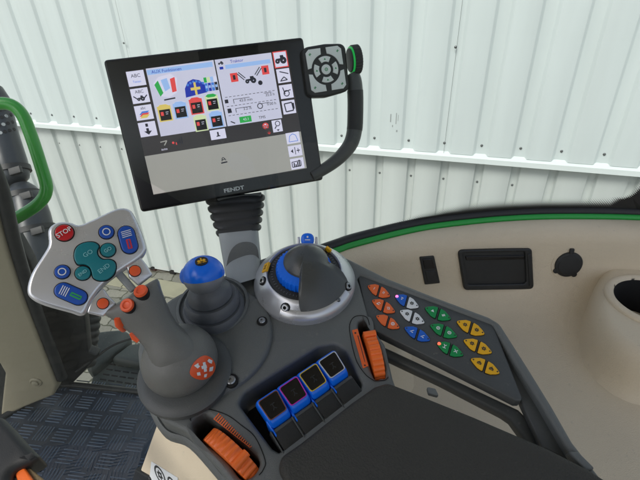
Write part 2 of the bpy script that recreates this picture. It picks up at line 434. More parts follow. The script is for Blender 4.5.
gr.tube([p + V((0, .003, -.001)) for p in rimS], .006, GRIM, seg=12, upv=V((0, 0, 1)), flatr=1.0)
gr.build('green_rim', panel, angle=60)
sl_ = MB(); sl_.tube([p + V((0, .016, .003)) for p in rimS], .009, BLK, seg=12, upv=V((0, 0, 1)), flatr=1.1)
sl_.build('rubber_seal', panel, angle=60)
# recessed black tray
f = onpanel(495, 268)
f = Frame(f.o, f.u, f.v, f.n)
def L(f, pts, h=0): return [f.hit(x, y, h) for x, y in pts]
tray_out = rnd(L(f, [(457, 249.5), (531, 248), (533, 288.5), (464, 289.5)], .004), .008)
tray_in = rnd(L(f, [(462, 252), (524, 251), (525.5, 283), (467, 284)], .004), .006)
tr = MB(); tr.slab(f, [tray_out, tray_in], .008, .016, .002, BLK)
tray = tr.build('storage_tray', panel)
ti = MB(); ti.slab(f, tray_in, .0045, .008, .0, BLK); ti.slab(f, rnd(L(f, [(464, 255), (522, 254), (523, 258), (465, 259)]), .001), .0065, .003, .001, BEZ)
ti.slab(f, rnd(L(f, [(526, 253), (530, 253), (531, 285), (528, 285)], .004), .002), .0095, .005, .001, BLK)
ti.build('tray_lid', tray)
f = onpanel(429, 270)
sb = MB(); sb.slab(f, rnd(L(f, [(419.5, 257), (434, 256), (440, 283), (425, 284.5)], .002), .002), .003, .006, .001, BLK)
sb.slab(f, rnd(L(f, [(422.5, 259), (432, 258.5), (434.5, 268), (424.5, 269)], .003), .001), .0045, .003, .001, BEZ)
sb.slab(f, rnd(L(f, [(425, 271), (435, 270.5), (437, 281), (427.5, 281.5)], .003), .001), .004, .003, .001, BLK)
sb.build('switch_blank', panel)
f = onpanel(568, 264)
so = MB(); cc = f.hit(568, 264, 0)
so.ring(f, 0, 0, .023, .030, .0015, BEIGE, .004)
so.build('socket_surround', panel)
so = MB(); so.lathe(f, [(.0245, -.004), (.0245, .003), (.0235, .0045), (.02, .005), (.019, .0062), (.0, .0072)], BLK, seg=40)
so.slab(f, rnd(rect(-.004, .021, .004, .032), .002), .0055, .004, .001, BLK)
for t in (3.7, 5.3): so.slab(f, circ(.024 * cos(t), .024 * sin(t), .005, 12), .004, .006, .001, BLK)
so.build('socket_cap', panel)
# raised ledge with the cup holder
SH = onpanel(600, 380)
CZ = Frame(V((0, 0, 2.324)), V((1, 0, 0)), V((0, 1, 0)), V((0, 0, 1)))
led = L(CZ, [(621, 262), (613, 276), (609, 294), (611, 312), (619, 328), (634, 341), (660, 349), (760, 352), (790, 300), (760, 250), (680, 244), (632, 250)])
led2 = smooth(led, 4)
cup_c = CZ.hit(654, 302); cup_r = (V(CZ.hit(654, 302)) - V(CZ.hit(614, 302))).length
# smooth raised ledge: a skirt of rings that grow outwards as they go down
hole = circ(cup_c[0], cup_c[1], cup_r, 48)
le = MB()
lev = [(0, 0), (.004, -.001), (.009, -.004), (.014, -.010), (.018, -.02), (.0205, -.035), (.0212, -.048), (.0225, -.062), (.026, -.074), (.032, -.084), (.042, -.092), (.056, -.099), (.08, -.112)]
cen = V((sum(p[0] for p in led2) / len(led2), sum(p[1] for p in led2) / len(led2)))
def grow(poly, d):
    out = []; N = len(poly)
    for i in range(N):
        a = V(poly[i - 1]); b = V(poly[(i + 1) % N]); t = (b - a).normalized(); nn = V((t.y, -t.x))
        if nn.dot(V(poly[i]) - cen) < 0: nn = -nn
        out.append((poly[i][0] + nn.x * d, poly[i][1] + nn.y * d))
    return out
def rayhit(c, t, poly_):
    d = V((cos(t), sin(t))); best = 0
    for i in range(len(poly_)):
        a = V(poly_[i - 1]) - c; e = V(poly_[i]) - V(poly_[i - 1]); den = d.x * e.y - d.y * e.x
        if abs(den) < 1e-12: continue
        tt = (a.x * e.y - a.y * e.x) / den; uu = (a.x * d.y - a.y * d.x) / den
        if tt > 0 and -1e-6 <= uu <= 1 + 1e-6: best = max(best, tt)
    return (c.x + d.x * best, c.y + d.y * best)
cv_ = V(cup_c)
shr = [rayhit(cv_, 2 * pi * i / 96, led2) for i in range(96)]
rings = [[CZ.w(a, b, dz) for a, b in grow(shr, d)] for d, dz in lev]
le.loft(rings, BEIGE, cap=False)
hc_ = [(cv_.x + cup_r * cos(2 * pi * i / 96), cv_.y + cup_r * sin(2 * pi * i / 96)) for i in range(96)]
le.loft([[CZ.w(a, b) for a, b in shr], [CZ.w(a, b) for a, b in hc_]], BEIGE, cap=False)
ledge = le.build('cup_ledge', panel, angle=70)
cu = MB()
CF = Frame(CZ.w(cup_c[0], cup_c[1]), CZ.u, CZ.v, CZ.n)
rr = cup_r
cu.lathe(CF, [(rr + .008, -.001), (rr + .008, .003), (rr + .006, .0055), (rr + .001, .007), (rr - .003, .0055), (rr - .006, .002)], BEIGE, seg=56, cap=False)
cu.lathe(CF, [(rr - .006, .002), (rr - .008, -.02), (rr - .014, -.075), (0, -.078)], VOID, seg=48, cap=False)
cup = cu.build('cup_holder', ledge, angle=50)
for t in (2.5, 3.3, 5.2):
    cu = MB()
    q = Frame(CF.w((rr - .016) * cos(t), (rr - .016) * sin(t), -.03), V((cos(t), sin(t), 0)), V((-sin(t), cos(t), 0)), V((0, 0, 1)))
    cu.slab(q, rnd(rect(-.014, -.006, .008, .006), .002), .0, .02, .002, BLK)
    cu.build('cup_gripper', ledge)
# window pane
pane = thing('window_pane', 'clear curved cab window with black dotted border along its lower edge', 'window', V(RF.P(500, 215)))
pth = [p + V((0, .014, 0)) for p in rimS]
left = pth[0]
pth = [left + V((-1.0 + .1 * k, .02 - .0 * k, 0)) * 1 for k in range(10)] + pth
pvz = []; 
for p in pth: pvz += [V((p.x, p.y, RZ - .035)), V((p.x, p.y + .05, RZ + 1.1))]
for i in range(10): pvz[2 * i].z = 1.78
gfs = [(2 * i, 2 * i + 2, 2 * i + 3, 2 * i + 1) for i in range(len(pth) - 1)]
gl = MB(); gl.add(pvz, gfs, GLASS); gl.build('glass', pane, angle=80)
GB = BVHTree.FromPolygons(pvz, gfs)
fr_px = [(325, 248), (332, 242.5), (340, 239), (360, 231), (380, 225), (400, 219), (420, 212), (445, 205.5), (465, 201.5), (490, 199), (515, 197.8), (540, 197), (580, 196.8), (610, 196.5), (622, 195.5), (630, 192), (635, 186), (638, 179), (640, 165), (641.5, 140), (643, 100), (645, 40), (647, -60)]
fv = []; ff = []; uv1 = []; uv2 = []
N = len(fr_px)
# band hugs the rim line; past the corner the border climbs the window edge
for i, (x, y) in enumerate(fr_px):
    h, _, _, _ = GB.ray_cast(CAM, ray(x, y).normalized())
    xx = x if i < 14 else 629 + (i - 14) * 9
    yb = 0
    # bottom point of the same column
    for k in range(len(rim_px) - 1):
        if rim_px[k][0] <= xx <= rim_px[k + 1][0] + .01 or (k == 0 and xx < 336):
            t = (xx - rim_px[k][0]) / (rim_px[k + 1][0] - rim_px[k][0]); yb = rim_px[k][1] + t * (rim_px[k + 1][1] - rim_px[k][1])
    if xx > 700: yb = 221
    if h is None: h = at(x, y, .9)
    h2, _, _, _ = GB.ray_cast(CAM, ray(xx if i < 17 else min(xx, 760), yb - 4).normalized())
    if i >= 17:
        h2, _, _, _ = GB.ray_cast(CAM, ray(720, y).normalized())
        if h2 is None: h2 = at(720, y, .95)
    if h2 is None: h2 = h - V((0, 0, .03))
    off = V((0, -.0015, 0)); h = h + off; h2 = h2 + off
    mid = h.lerp(h2, .66 if i < 14 else .25)
    for q, vv in ((h, 1), (mid, .12), (h2, 0)): fv.append(q); uv1.append((0, vv)); uv2.append((q.x, q.z))
for i in range(N - 1):
    for k in range(2): ff.append((3 * i + k, 3 * i + k + 1, 3 * (i + 1) + k + 1, 3 * (i + 1) + k))
me = bpy.data.meshes.new('dotted_border'); inv = FR_OF[pane.name]['_inv']
me.from_pydata([inv @ p for p in fv], [], ff); me.materials.append(FRIT)
l1 = me.uv_layers.new(name='UVMap'); l2 = me.uv_layers.new(name='Metres')
for lp in me.loops: l1.data[lp.index].uv = uv1[lp.vertex_index]; l2.data[lp.index].uv = uv2[lp.vertex_index]
fo = bpy.data.objects.new('dotted_border', me); COL.objects.link(fo); fo.parent = pane

# ------------------------------------------------------------------ console frame
TILT = radians(14)
Kn = V((0, -sin(TILT), cos(TILT)))
K = Frame(at(305, 290, .56), V((1, 0, 0)), V((0, cos(TILT), sin(TILT))), Kn)
kb_ = lambda pts, h=0: [K.hit(x, y, h) for x, y in pts]
con = thing('armrest_console', 'dark grey armrest console carrying the joysticks, dial, wheels and coloured key board', 'console', K.at(320, 380, -.06))
body_px = [(200, 286), (224, 275), (262, 258), (300, 245), (338, 252), (352, 262), (360, 285), (371, 325), (385, 344), (393, 378), (398, 392), (420, 420), (330, 500), (243, 500), (217, 466.5), (185, 431), (161, 420.5), (147, 398), (139, 372), (137, 350), (146, 322), (170, 303)]
body = rnd(kb_(body_px), [.01, .02, .02, .03, .03, .02, .02, .01, .01, .01, .01, .01, .02, .02, .02, .03, .02, .02, .03, .03, .03, .03])
well_px = [(238, 403), (245, 392), (318, 346.5), (336, 343), (346, 351), (362, 384), (360, 389), (279, 452), (272, 448)]
well = rnd(kb_(well_px), [.008, .01, .012, .012, .008, .006, .002, .002, .002])
wl_px = [(191.5, 423), (202, 413), (214, 419), (233, 435), (250, 449), (259, 460), (257, 470), (250, 477), (240, 478), (229, 464), (214, 450), (199, 440)]
wl = smooth(kb_(wl_px), 4)
wr_px = [(358.5, 322), (368, 320), (371, 334), (377, 345), (386, 374), (381, 377.5), (374, 377), (366, 352), (360, 334)]
wr = smooth(kb_(wr_px), 4)
b = MB(); b.slab(K, [body, well, wl, wr], 0, .05, .0045, GREY, res=3)
hous = b.build('housing', con, angle=40)
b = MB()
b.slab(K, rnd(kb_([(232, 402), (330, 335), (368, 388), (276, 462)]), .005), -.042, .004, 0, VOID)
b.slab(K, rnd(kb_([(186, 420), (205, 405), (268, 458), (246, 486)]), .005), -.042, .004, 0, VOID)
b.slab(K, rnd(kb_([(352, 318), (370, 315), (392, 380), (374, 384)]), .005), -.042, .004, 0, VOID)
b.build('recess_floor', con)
# thin grooves round the wheel insets
def groove(pts, name, w=.0009):
    q = [K.w(*K.hit(x, y, .0002), .0003) for x, y in pts]; q = [V(p) for p in smooth([tuple(p) for p in q], 5, False)]
    m = MB(); m.tube(q, w * .5, VOID, seg=6); return m.build(name, hous)
groove([(191, 421), (191, 417), (199, 409.5), (208, 409), (227, 415), (241, 425), (255, 437), (265, 460), (263, 470), (259, 475)], 'inset_groove')
groove([(375, 381), (385, 380), (388, 377)], 'inset_groove')
groove([(352, 345), (349.5, 327), (353, 318), (360, 315.5), (367, 317.5), (369.5, 325)], 'inset_groove')
groove([(352, 345), (357, 362), (366, 375), (375, 381)], 'inset_groove')
# lower edge trim running along the left underside
b = MB(); q = [K.w(*K.hit(x, y, 0), -.03) for x, y in [(137, 352), (139, 374), (147, 400), (161, 422), (185, 432), (217, 467), (240, 494)]]
b.tube([V(p) for p in smooth([tuple(p) for p in q], 5, False)], .005, GREY, seg=10, flatr=1.8, upv=Kn); b.build('edge_trim', con, angle=60)
# round plinth below the joystick
pc = K.hit(207, 338); pr = .5 * ((V(K.hit(207, 338)) - V(K.hit(272, 338))).length * 2)
b = MB(); b.lathe(K, [(pr + .002, -.012), (pr, .003), (pr - .002, .0055), (pr - .006, .0065), (pr * .5, .0068), (0, .007)], GREY, seg=72, a=pc[0], b=pc[1])
b.build('joystick_plinth', con, angle=45)
def bolt(x, y, h, r=.0052, par=con, nm='screw', fr=None):
    F = fr or K; q = F.at(x, y, h) if fr is None else fr
    m = MB(); m.lathe(q, [(r * 1.5, -.003), (r * 1.5, .0003), (r * 1.15, .0006)], VOID, seg=18)
    m.lathe(q, [(r, .0), (r, .0016), (r * .8, .0026), (r * .42, .0026), (r * .42, .0008), (0, .0008)], METAL, seg=12)
    return m.build(nm, par)
bolt(231, 380.5, .0075); bolt(262, 321, .0075, .0042)
# armrest pad
HP = .012
pad_px = [(277, 468), (281, 455), (300, 442), (352, 401), (375, 385), (388, 381), (404, 387), (475, 415.5), (550, 447.5), (590, 468), (640, 500), (640, 640), (420, 640), (340, 560), (292, 492)]
pad = rnd(kb_(pad_px, HP), [.012, .01, .01, .02, .01, .012, .01, .05, .05, .03, .02, .02, .02, .02, .02])
b = MB(); b.slab(K, pad, HP, .03, .007, PAD, res=4); padp = b.build('armrest_pad', con, angle=60)
b = MB(); b.slab(K, rnd(kb_([(426, 388), (435, 390), (439, 398), (428, 395)], .0), .002), .004, .006, .0015, GREY)
b.build('catch', con)
b = MB(); b.slab(K, rnd(kb_([(566, 452), (577, 453), (594, 470), (584, 472)], .0), .002), .004, .012, .002, GREY)
b.build('catch', con)

# ------------------------------------------------------------------ key board wing
b = MB()
rimp = rnd(kb_([(339, 254), (350, 259), (387, 277.5), (434, 296), (489, 316.5), (500, 323), (527, 365), (553, 407), (573, 442), (600, 476), (640, 530), (612, 530), (590, 480), (566, 446), (541, 403), (516, 364), (493, 324), (484, 320.5), (420, 296.5), (360, 274.5), (352, 285)], 0), [.004] * 4 + [.01, .015] + [.03] * 9 + [.012] + [.004] * 5)
b.slab(K, rimp, .0, .03, .004, GREYL if 0 else GREY, res=3)
wing = b.build('wing_frame', con, angle=45)
b = MB(); b.slab(K, rnd(kb_([(490, 323), (496, 326), (520, 365), (545, 405), (570, 446), (590, 476), (560, 456), (543, 448), (522, 404)], -.012), .002), -.012, .01, .002, GREYD)
b.build('wing_web', con)
b = MB()
arm = rnd(kb_([(371, 329), (380, 344), (440, 372), (519, 409), (527, 417), (545, 452), (530, 446), (511, 420), (503, 414.5), (440, 382), (378, 353), (370, 345)], -.022), .004)
b.slab(K, arm, -.022, .014, .004, GREYD, res=3); b.build('support_arm', con, angle=45)
HBD = -.003
board_px = [(357, 272.5), (420, 294.5), (484, 319), (491, 322.5), (495, 329), (522, 397), (521.5, 400.5), (516, 400.5), (440, 362), (372, 329), (369, 325)]
board = rnd(kb_(board_px, HBD), [.006, .02, .008, .006, .01, .003, .002, .003, .02, .003, .003])
b = MB(); b.slab(K, board, HBD, .014, .0016, GREYD); bd = b.build('key_board', con, angle=40)
G0 = V((1.5, -5.2))
def lens(lt, rt, side):
    lt, rt = V(lt), V(rt); c = (lt + rt) / 2; ax = (rt - lt) / 2; g = G0 * (1 + (lt.x - 368) / 900)
    t0 = .09
    if side == 0: ax = -ax; 
    p = c + ax * t0
    pts = [p + g * .98, c + ax * .45 + g * .86, c + ax * .8 + g * .42, c + ax * .97 + g * .13, c + ax * 1.0, c + ax * .97 - g * .13, c + ax * .8 - g * .42, c + ax * .45 - g * .86, p - g * .98]
    return pts, c + ax * .42, c + ax * .84
pairs = [((367.8, 285.8), (390, 295.8), ORGP, ORGP), ((372.2, 300.3), (395, 311.7), ORGP, ORGP), ((376.3, 315.8), (399.5, 327.5), ORGP, ORGP),
         ((395, 295.8), (418.7, 306.7), BLUP, WHT), ((400, 310.8), (424.5, 322.5), WHT, WHT), ((404.7, 327.5), (430, 340), BLUP, BLUP),
         ((425.2, 307.7), (450.8, 318.8), GRN, GRN), ((430.4, 325), (457, 336.3), GRN, GRN), ((437, 343), (463.3, 355), GRN, GRN),
         ((457, 321.3), (484.6, 333.8), YEL, YEL), ((463.8, 340), (491.9, 352.5), YEL, YEL), ((471, 358.8), (499.6, 373), YEL, YEL)]
cname = {ORGP: 'orange', BLUP: 'blue', WHT: 'white', GRN: 'green', YEL: 'yellow'}
INKY = mat('ink_dark', (52, 54, 52), .5)
sym = ['I', 'II', 'boom', 'swing', '', 'ring', 'drop', 'gear', 'gear', 'gear', 'slash', 'slash', 'tri', 'star', 'ring', 'ring', 'fork', 'cross', 'gear', 'gear', 'gear', 'gear', 'base', 'base']
def glyph(mb, f, kind, r, h, ink):
    if kind in ('I', 'II'):
        for k in range(len(kind)):
            o = (k - (len(kind) - 1) / 2) * r * .5; mb.flat(f, [(o - r * .1, -r * .6), (o + r * .1, -r * .6), (o + r * .1, r * .6), (o - r * .1, r * .6)], h, ink)
    elif kind == 'ring': mb.ring(f, 0, 0, r * .45, r * .72, h, ink, n=14); mb.slab(f, circ(0, 0, r * .2, 8), h, .0003, 0, ink)
    elif kind == 'gear':
        mb.ring(f, 0, 0, r * .25, r * .62, h, ink, n=14)
        for k in range(6):
            t = k * pi / 3; q = Frame(f.w(cos(t) * r * .72, sin(t) * r * .72, h), f.u * cos(t) + f.v * sin(t), f.v * cos(t) - f.u * sin(t), f.n)
            mb.flat(q, rect(-r * .14, -r * .12, r * .14, r * .12), 0, ink)
    elif kind == 'tri': mb.flat(f, [(-r * .6, -r * .5), (r * .7, -r * .5), (0, r * .6)], h, ink)
    elif kind == 'slash':
        mb.flat(f, [(-r * .7, -r * .6), (-r * .4, -r * .6), (r * .6, r * .6), (r * .3, r * .6)], h, ink); mb.flat(f, [(-r * .1, -r * .7), (r * .6, -r * .7), (r * .6, -r * .45), (-r * .1, -r * .45)], h, ink)
    elif kind in ('star', 'cross', 'fork', 'boom', 'swing', 'drop', 'base'):
        segs = {'star': [(-.7, 0, .7, 0), (0, -.7, 0, .7), (-.45, -.45, .45, .45)], 'cross': [(-.6, -.6, .6, .6), (-.6, .6, .6, -.6)], 'fork': [(0, -.7, 0, .2), (0, .2, -.5, .7), (0, .2, .5, .7), (-.6, -.7, .6, -.7)],
                'boom': [(-.6, -.5, 0, .5), (0, .5, .6, .1), (-.7, -.6, .5, -.6)], 'swing': [(-.7, 0, .1, .5), (.1, .5, .7, -.4), (-.3, -.5, .4, -.5)], 'drop': [(-.5, .5, .5, .5), (0, .5, 0, -.4), (-.3, -.4, .3, -.4)],
                'base': [(-.8, -.5, .8, -.5), (-.5, -.5, -.4, .3), (-.4, .3, .4, .3), (.4, .3, .5, -.5), (0, .3, 0, .8), (-.8, .0, .8, .0)]}[kind]
        for x0, y0, x1, y1 in segs:
            d = V((x1 - x0, y1 - y0)).normalized(); nn = V((-d.y, d.x)) * .12
            mb.flat(f, [((x0 - nn.x) * r, (y0 - nn.y) * r), ((x1 - nn.x) * r, (y1 - nn.y) * r), ((x1 + nn.x) * r, (y1 + nn.y) * r), ((x0 + nn.x) * r, (y0 + nn.y) * r)], h, ink)
k = 0
for pi_, (lt, rt, ml, mr) in enumerate(pairs):
    for side, m_ in ((0, ml), (1, mr)):
        pts, sc_, tip = lens(lt, rt, side); h = HBD + .0016
        lp = [K.hit(x, y, h) for x, y in pts]
        b = MB(); b.slab(K, rnd(lp, .0012, 3), h + .0006, .003, .0011, m_, res=3)
        cx_ = sum(p[0] for p in lp) / len(lp); cy_ = sum(p[1] for p in lp) / len(lp)
        b.slab(K, rnd([(cx_ + (p[0] - cx_) * 1.1, cy_ + (p[1] - cy_) * 1.1) for p in lp], .0014, 3), HBD + .0004, .001, 0, VOID)
        q = K.turned(lt[0], lt[1], rt[0], rt[1], h); q.o = K.P(sc_.x, sc_.y, h)
        ink = INKY if m_ in (WHT, YEL) else WHT
        glyph(b, q, sym[k], .0031, .0009, ink)
        lit = None
        if k in (6, 16): b.lathe(K.at(tip.x, tip.y, h), [(.0019, 0), (.0018, .0012), (.0009, .0019), (0, .0020)], GLOWP if k == 6 else GLOW, seg=12)
        else: b.slab(K.at(tip.x, tip.y, h), circ(0, 0, .0009, 8), .0009, .0003, 0, INKY if m_ is not INKY else WHT)
        o = b.build('button', bd)
        o['label'] = cname[m_] + ' half-lens button' + (' with a lit lamp at its tip' if k in (6, 16) else '')
        k += 1

# ------------------------------------------------------------------ joystick on the left
JH = .0068
cS = K.P(180, 360, JH + .016); RS = .0395
sf = Frame(cS, K.u, K.v, K.n)
g0 = K.P(167, 343, JH + .045); g1 = at(131.5, 296, (g0 - CAM).dot(Fw) - .012)
js = thing('multifunction_joystick', 'tall grey joystick with silver head plate of round coloured buttons', 'joystick', K.at(185, 372, JH))
b = MB()
b.lathe(K.at(187, 376, 0), [(.050, JH - .003), (.050, JH + .003), (.047, JH + .006), (.040, JH + .0075), (.030, JH + .008)], GREYD, seg=56)
b.build('base_collar', js)
b = MB(); prof = [(.030, -.036), (.033, -.030), (.036, -.028)]
for i in range(0, 17):
    t = -.62 + (pi / 2 + .62) * i / 16; prof.append((RS * cos(t), RS * .93 * sin(t)))
axis = (g1 - g0).normalized(); axn = (K.n * .8 + axis * .35).normalized()
sfa = frame_n(cS, axn, K.v)
b.lathe(sfa, prof, GRIP, seg=56); bell = b.build('bell', js, angle=60)
# orange shield sticker on the bell
sv = []; 
sfaV = b.v; BB = BVHTree.FromPolygons([tuple(p) for p in b.v], b.f)
def onbell(x, y, lift=.0005):
    loc, nr, i, d = BB.ray_cast(CAM, ray(x, y).normalized())
    if loc is None: return None
    if nr.dot(ray(x, y)) > 0: nr = -nr
    return loc + (loc - cS).normalized() * lift
def patch_px(mb, bv, pxs, lift, m):
    c = V((sum(p[0] for p in pxs) / len(pxs), sum(p[1] for p in pxs) / len(pxs))); ring = [[c], [], [], []]
    vs = [bv(c.x, c.y, lift)]; n = len(pxs)
    for q in (.35, .7, 1):
        for p in pxs: vs.append(bv(c.x + (p[0] - c.x) * q, c.y + (p[1] - c.y) * q, lift))
    if any(v is None for v in vs): return
    fs = [(0, 1 + i, 1 + (i + 1) % n) for i in range(n)]
    for r_ in range(2):
        for i in range(n): fs.append((1 + r_ * n + i, 1 + (r_ + 1) * n + i, 1 + (r_ + 1) * n + (i + 1) % n, 1 + r_ * n + (i + 1) % n))
    mb.add(vs, fs, m)
b = MB(); sh = smooth([(203.5, 355.5), (211.5, 358.5), (215, 366), (212, 374.5), (203, 379.5), (193.5, 377.5), (189.5, 372), (194, 362)], 3)
patch_px(b, onbell, sh, .0006, ORGD); st = b.build('sticker', bell)
b = MB()
for pts_s in ([(200.5, 366), (205.5, 364.5), (206.3, 367.5), (201.3, 369)], [(202, 362.5), (204.6, 361.8), (206.2, 371), (203.4, 371.8)],
              [(193.5, 365.5), (197.8, 362.8), (198, 365), (199.6, 366), (197.2, 368.3)], [(208, 358.8), (211.5, 360.5), (210.8, 363.6), (208.4, 362.8), (206.4, 361)],
              [(208.8, 367.2), (212.4, 366.2), (211.6, 370.6), (208.2, 371.2)], [(196.2, 372.2), (199.4, 371.6), (200.2, 374.8), (196.8, 375.2)], [(203.6, 374), (206.4, 373.2), (205.6, 376.6), (203.2, 376.8)]):
    patch_px(b, onbell, pts_s, .0012, WHT)
b.build('sticker_print', bell)
# grip: elliptical sections whose width is read along the plate edge direction
def sect(c, wdir, hw, hd, n=28, sq=2.3, nrm=None):
    wd = wdir.normalized(); dd = nrm.cross(wd).normalized(); r = []
    for i in range(n):
        t = 2 * pi * i / n; cx = abs(cos(t)) ** (2 / sq) * (1 if cos(t) >= 0 else -1); sy = abs(sin(t)) ** (2 / sq) * (1 if sin(t) >= 0 else -1)
        r.append(c + wd * hw * cx + dd * hd * sy)
    return r
wdir = (at(153, 277, .45) - at(104, 311, .45)).normalized()
ax = (g1 - g0).normalized(); wdp = (wdir - ax * wdir.dot(ax)).normalized()
b = MB()
base_w = (K.u * .9 + K.v * .2).normalized(); base_w = (base_w - ax * base_w.dot(ax)).normalized()
secs = []
dg = lambda p: (p - CAM).dot(Fw)
for t, hwpx, hd, mix in ((-.34, 24, .022, 0), (-.2, 24, .023, 0), (-.08, 22, .022, 0), (0.06, 19.5, .020, .1), (.2, 18.5, .018, .3), (.4, 20, .017, .5), (.6, 23, .0175, .8), (.8, 26.5, .018, 1), (.95, 30, .0175, 1), (1.0, 30.5, .015, 1), (1.02, 29.5, .012, 1)):
    c = g0.lerp(g1, t); w_ = (base_w.lerp(wdp, mix)).normalized()
    secs.append(sect(c, w_, hwpx * dg(c) / FPX, hd, nrm=ax))
b.loft(secs, GRIP); GRB = BVHTree.FromPolygons([tuple(p) for p in b.v], b.f); grip = b.build('grip', js, angle=50)
GTOP = frame_n(g1 + ax * .0045 * 1, (-ray(130, 293).normalized() * .75 + ax * .6), V((0, 0, 1)))
d1 = dg(g1)
def topbtn(x, y, r, par, nm, dz=0, m=ORGD):
    loc, nr, _, _ = GRB.ray_cast(CAM, ray(x, y).normalized())
    if nr.dot(ray(x, y)) > 0: nr = -nr
    q = frame_n(loc + nr * .0003, (nr * .5 - ray(x, y).normalized() * .3 + ax * .45), V((0, 0, 1)))
    m_ = MB(); m_.lathe(q, [(r * 1.08, -.012), (r * 1.08, .0), (r * 1.02, .0006)], VOID, seg=24)
    m_.lathe(q, [(r, -.003), (r, .0024), (r * .9, .0034), (r * .6, .0034), (r * .45, .0022), (0, .0018)], m, seg=28)
    return m_.build(nm, par, angle=40)
topbtn(141.5, 292, .0066, grip, 'button'); topbtn(128, 305.5, .0066, grip, 'button')
# side rocker on the grip
sd = []
def ongrip(x, y, l=.001):
    loc, nr, _, _ = GRB.ray_cast(CAM, ray(x, y).normalized())
    return (loc if loc is not None else at(x, y, d1 + .01)) - ray(x, y).normalized() * l
b = MB(); rk = [ongrip(x, y) for x, y in ((117, 318), (120, 324), (124, 330))]
b.tube(rk, [.003, .0048, .003], ORGD, seg=14, flatr=.7, upv=-ray(120, 325).normalized()); b.build('rocker', grip, angle=70)
b = MB(); rk = [ongrip(x, y) for x, y in ((131, 333), (135, 337), (139, 341))]
b.tube(rk, [.002, .004, .0025], ORGD, seg=14, flatr=.6, upv=-ray(120, 325).normalized()); b.build('rocker', grip, angle=70)

# head plate
pn = (-ray(92, 262).normalized() * .93 + K.n * .18 + V((0, 0, .0))).normalized()
HF = frame_n(at(92, 262, d1 - .008), pn, Up)
hp = lambda pts, h=0: [HF.hit(x, y, h) for x, y in pts]
plate_px = [(48, 244), (47.5, 231), (52, 224.5), (60, 221.5), (70, 222), (79, 224.5), (92, 219.5), (112, 210), (122, 207.5), (130, 209.5), (135, 216), (142, 232), (146.5, 246), (146, 252), (140, 259), (122, 271), (105, 284), (92, 300), (86, 312), (80, 316), (70, 313), (45, 306), (31, 299), (26.5, 290), (31, 273), (43, 254)]
plate = smooth(hp(plate_px), 4)
b = MB(); b.slab(HF, plate, 0, .014, .004, SILV, res=4)
b.slab(HF, [smooth([(p[0], p[1]) for p in hp(plate_px)], 4)], -.009, .012, .003, SILVD, res=2)
hpl = b.build('head_plate', js, angle=50)
def px2m(F, x, y, r): return (V(F.hit(x + r, y)) - V(F.hit(x - r, y))).length / 2
tr_ = math.atan2(*(V(HF.hit(80, 222)) - V(HF.hit(50, 240))).yx) if 0 else None
def rotof(F, x0, y0, x1, y1): d = V(F.hit(x1, y1)) - V(F.hit(x0, y0)); return math.atan2(d.y, d.x)
def roundbtn(F, x, y, rpx, m, par, label, leg=None, h=0.0, dome=.003):
    q = F.at(x, y, h); r = px2m(F, x, y, rpx); mb = MB()
    mb.lathe(q, [(r * 1.13, 0.0), (r * 1.1, .0006), (r, .0006)], VOID, seg=36)
    mb.lathe(q, [(r, .0), (r, dome * .7), (r * .93, dome), (r * .6, dome * 1.12), (0, dome * 1.15)], m, seg=36)
    if leg == 'ring': mb.ring(q, 0, 0, r * .42, r * .56, dome * 1.15 + .0004, WHT)
    elif leg: mb.text(q, leg[0], 0, 0, r * leg[1], leg[2], dome * 1.15 + .0006, rot=rotof(F, x, y, x + 10, y - leg[3]), bold=.00006)
    return lab(mb.build('button', par, angle=50), label)
roundbtn(HF, 64.5, 233, 9.3, RED, hpl, 'round red STOP button', ('STOP', .78, WHT, 6))
roundbtn(HF, 106.5, 232.3, 7.4, BLUED, hpl, 'round navy button with a white ring, upper right', 'ring')
roundbtn(HF, 62.5, 272, 7.7, BLUED, hpl, 'round navy button with a white ring, lower left', 'ring')
roundbtn(HF, 108, 250.3, 7.6, TEAL, hpl, 'small round teal button reading GO', ('GO', .7, TEALL, 6))
roundbtn(HF, 83, 273.3, 7.8, TEAL, hpl, 'small round teal button reading END', ('END', .62, TEALL, 7))
big = smooth([HF.hit(20 + x / 4, 205 + y / 4) for x, y in [(218, 212), (222, 180), (240, 160), (270, 150), (300, 152), (316, 166), (309, 186), (314, 206), (332, 219), (358, 219), (378, 229), (384, 250), (375, 278), (350, 299), (318, 303), (294, 292), (287, 268), (278, 249), (258, 239), (232, 238)]], 4)
b = MB(); b.slab(HF, smooth([HF.hit(20 + x / 4, 205 + y / 4) for x, y in [(214, 212), (218, 177), (238, 156), (270, 146), (302, 148), (320, 164), (313, 186), (317, 203), (334, 215), (360, 215), (382, 226), (388, 250), (379, 280), (352, 303), (316, 307), (291, 295), (283, 270), (275, 252), (256, 243), (228, 242)]], 4), .0007, .002, 0, VOID)
b.slab(HF, big, .0034, .006, .0012, TEAL, res=3)
q = HF.at(88, 253.5, .0034); b.text(q, 'GO', 0, 0, .006, TEALL, .0004, rot=rotof(HF, 80, 250, 90, 244))
q = HF.at(104, 268.5, .0034); b.text(q, 'END', 0, 0, .006, TEALL, .0004, rot=rotof(HF, 80, 250, 90, 243))
lab(b.build('button', hpl), 'large teal double-lobed button reading GO and END')
